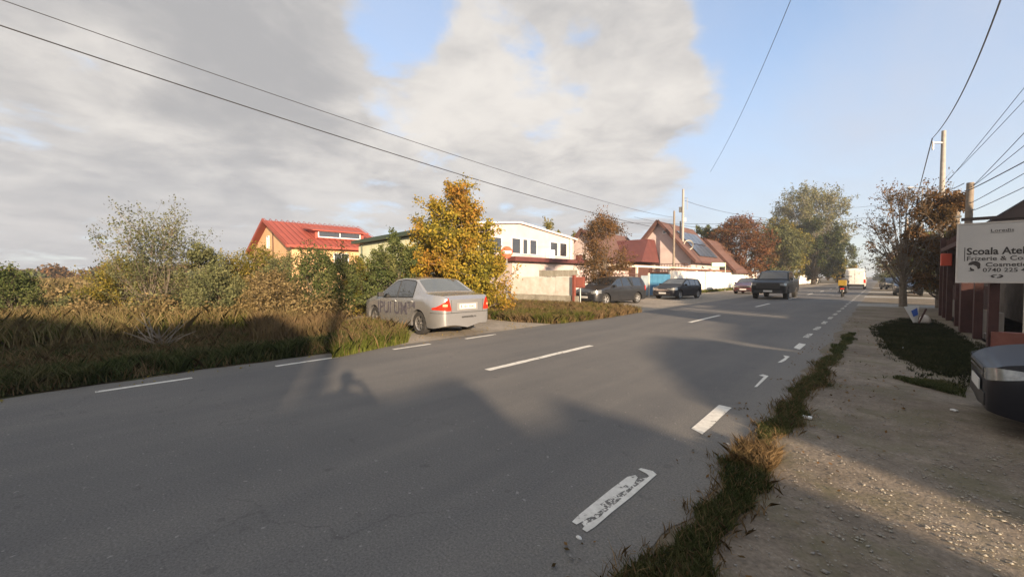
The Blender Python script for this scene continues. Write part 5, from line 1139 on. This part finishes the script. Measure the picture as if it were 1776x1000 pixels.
E = [(0, 1), (1, 2), (2, 3), (3, 4), (0, 5), (5, 6), (6, 7), (7, 8), (0, 9), (9, 10), (10, 11), (11, 12), (2, 13), (13, 14), (14, 15), (2, 16), (16, 17), (17, 18)]
RD = [.14, .15, .16, .07, .06, .09, .07, .05, .045, .09, .07, .05, .045, .07, .052, .04, .07, .052, .04]
skin_body('body', J, E, RD, [M['jacket']], rd_, 0, 1)
MB().lathe([(.001, .16), (.07, .14), (.12, .07), (.13, -.02), (.11, -.10), (.08, -.13)], 16, 'z', (-.05, 0, 1.58)).build('helmet', M['blackpaint'], rd_, 60)
for s in (-1, 1):
    for k in range(4): MB().tube([(.37, s*(.27+.022*k), 1.105), (.41, s*(.27+.022*k), 1.08), (.40, s*(.27+.022*k), 1.045)], [.011, .010, .008], 5).build('finger', M['black'], rd_)
    MB().tube([(.36, s*.26, 1.09), (.385, s*.24, 1.05), (.41, s*.245, 1.03)], [.012, .010, .008], 5).build('thumb', M['black'], rd_)
# ---------------------------------------------------------------- buildings behind the viewpoint on the sunny side (they throw the long shadows)
UD = Vector((.442, .894, 0)).normalized(); VD = -LD
def shade_house(name, label, prof, v0, depth, wallm='offwhite'):
    root = empty(name, UD*prof[0][0] + VD*v0, math.atan2(UD.y, UD.x), label=label, cat='building')
    u0 = prof[0][0]; pts = [(prof[0][0]-u0, 0, 0)] + [(u-u0, 0, h) for u, h in prof] + [(prof[-1][0]-u0, 0, 0)]
    sgn = -1 if (Matrix.Rotation(math.atan2(UD.y, UD.x), 3, 'Z') @ Vector((0, 1, 0))).dot(VD) < 0 else 1
    MB().prism(pts, (0, sgn*depth, 0)).build('wall', M[wallm], root)
    for (a, b) in zip(prof[:-1], prof[1:]):
        if abs(b[0]-a[0]) > .3: MB().prism([(a[0]-u0+.01, -sgn*.0, a[1]+.002), (b[0]-u0-.01, 0, b[1]+.002), (b[0]-u0-.01, 0, b[1]+.05), (a[0]-u0+.01, 0, a[1]+.05)], (0, sgn*depth, 0)).build('roof', M['brownroof'], root)
    w = prof[-1][0]-u0
    for k in range(max(1, int(w/3.5))):
        x = (k+.5)*w/max(1, int(w/3.5)); window(root, 'window', (x-.4, -sgn*.005, .9), (1, 0, 0), .8, .9, (0, -sgn, 0), 2)
    return root
shade_house('outbuilding', 'low cream outbuilding with stepped roof behind the photographer', [(-.80, 3.42), (.49, 3.41), (1.35, 3.56), (1.5, 3.48), (1.501, 3.02), (1.9, 3.04), (2.31, 3.20), (2.8, 2.90), (3.08, 2.5)], 9, 4)
shade_house('side_house', 'cream house with rising roofline to the right of the photographer', [(3.78, 3.02), (5.3, 3.66), (7.1, 4.05), (7.92, 3.9)], 9, 4)
shade_house('shade_corner_house', 'added unseen cream house, roofline raised in the middle to shade the signboard', [(8.28, 4.1), (11.2, 4.7), (11.6, 6.4), (13.3, 6.4), (13.7, 4.9), (15.5, 4.6)], 10, 5)  # added out of view; raised middle of the roofline keeps the signboard in shade
shade_house('long_house', 'long cream house with uneven roofline behind the photographer', [(-34, 5.2), (-22, 5.9), (-14, 5.3), (-8, 6.2), (-5, 5.3), (-2.2, 5.8), (-.75, 4.6)], 9, 6)
pS = UD*(-.52) + VD*8.6; pole('utility_pole', 'thick concrete pole behind the photographer beside the long cream house', pS, 9.5, .19, .16)

# ---------------------------------------------------------------- air
hz = MB().box(-400, 120, -80, 520, -1.2, 45)
hm = bpy.data.materials.new('haze_air'); hm.use_nodes = True; hm.node_tree.nodes.clear()
pv = hm.node_tree.nodes.new('ShaderNodeVolumePrincipled'); pv.inputs['Color'].default_value = (.93, .95, 1, 1); pv.inputs['Density'].default_value = .0009; pv.inputs['Anisotropy'].default_value = .3
ho = hm.node_tree.nodes.new('ShaderNodeOutputMaterial'); hm.node_tree.links.new(pv.outputs[0], ho.inputs['Volume'])
h_ = hz.build('haze', hm); h_['kind'] = 'stuff'
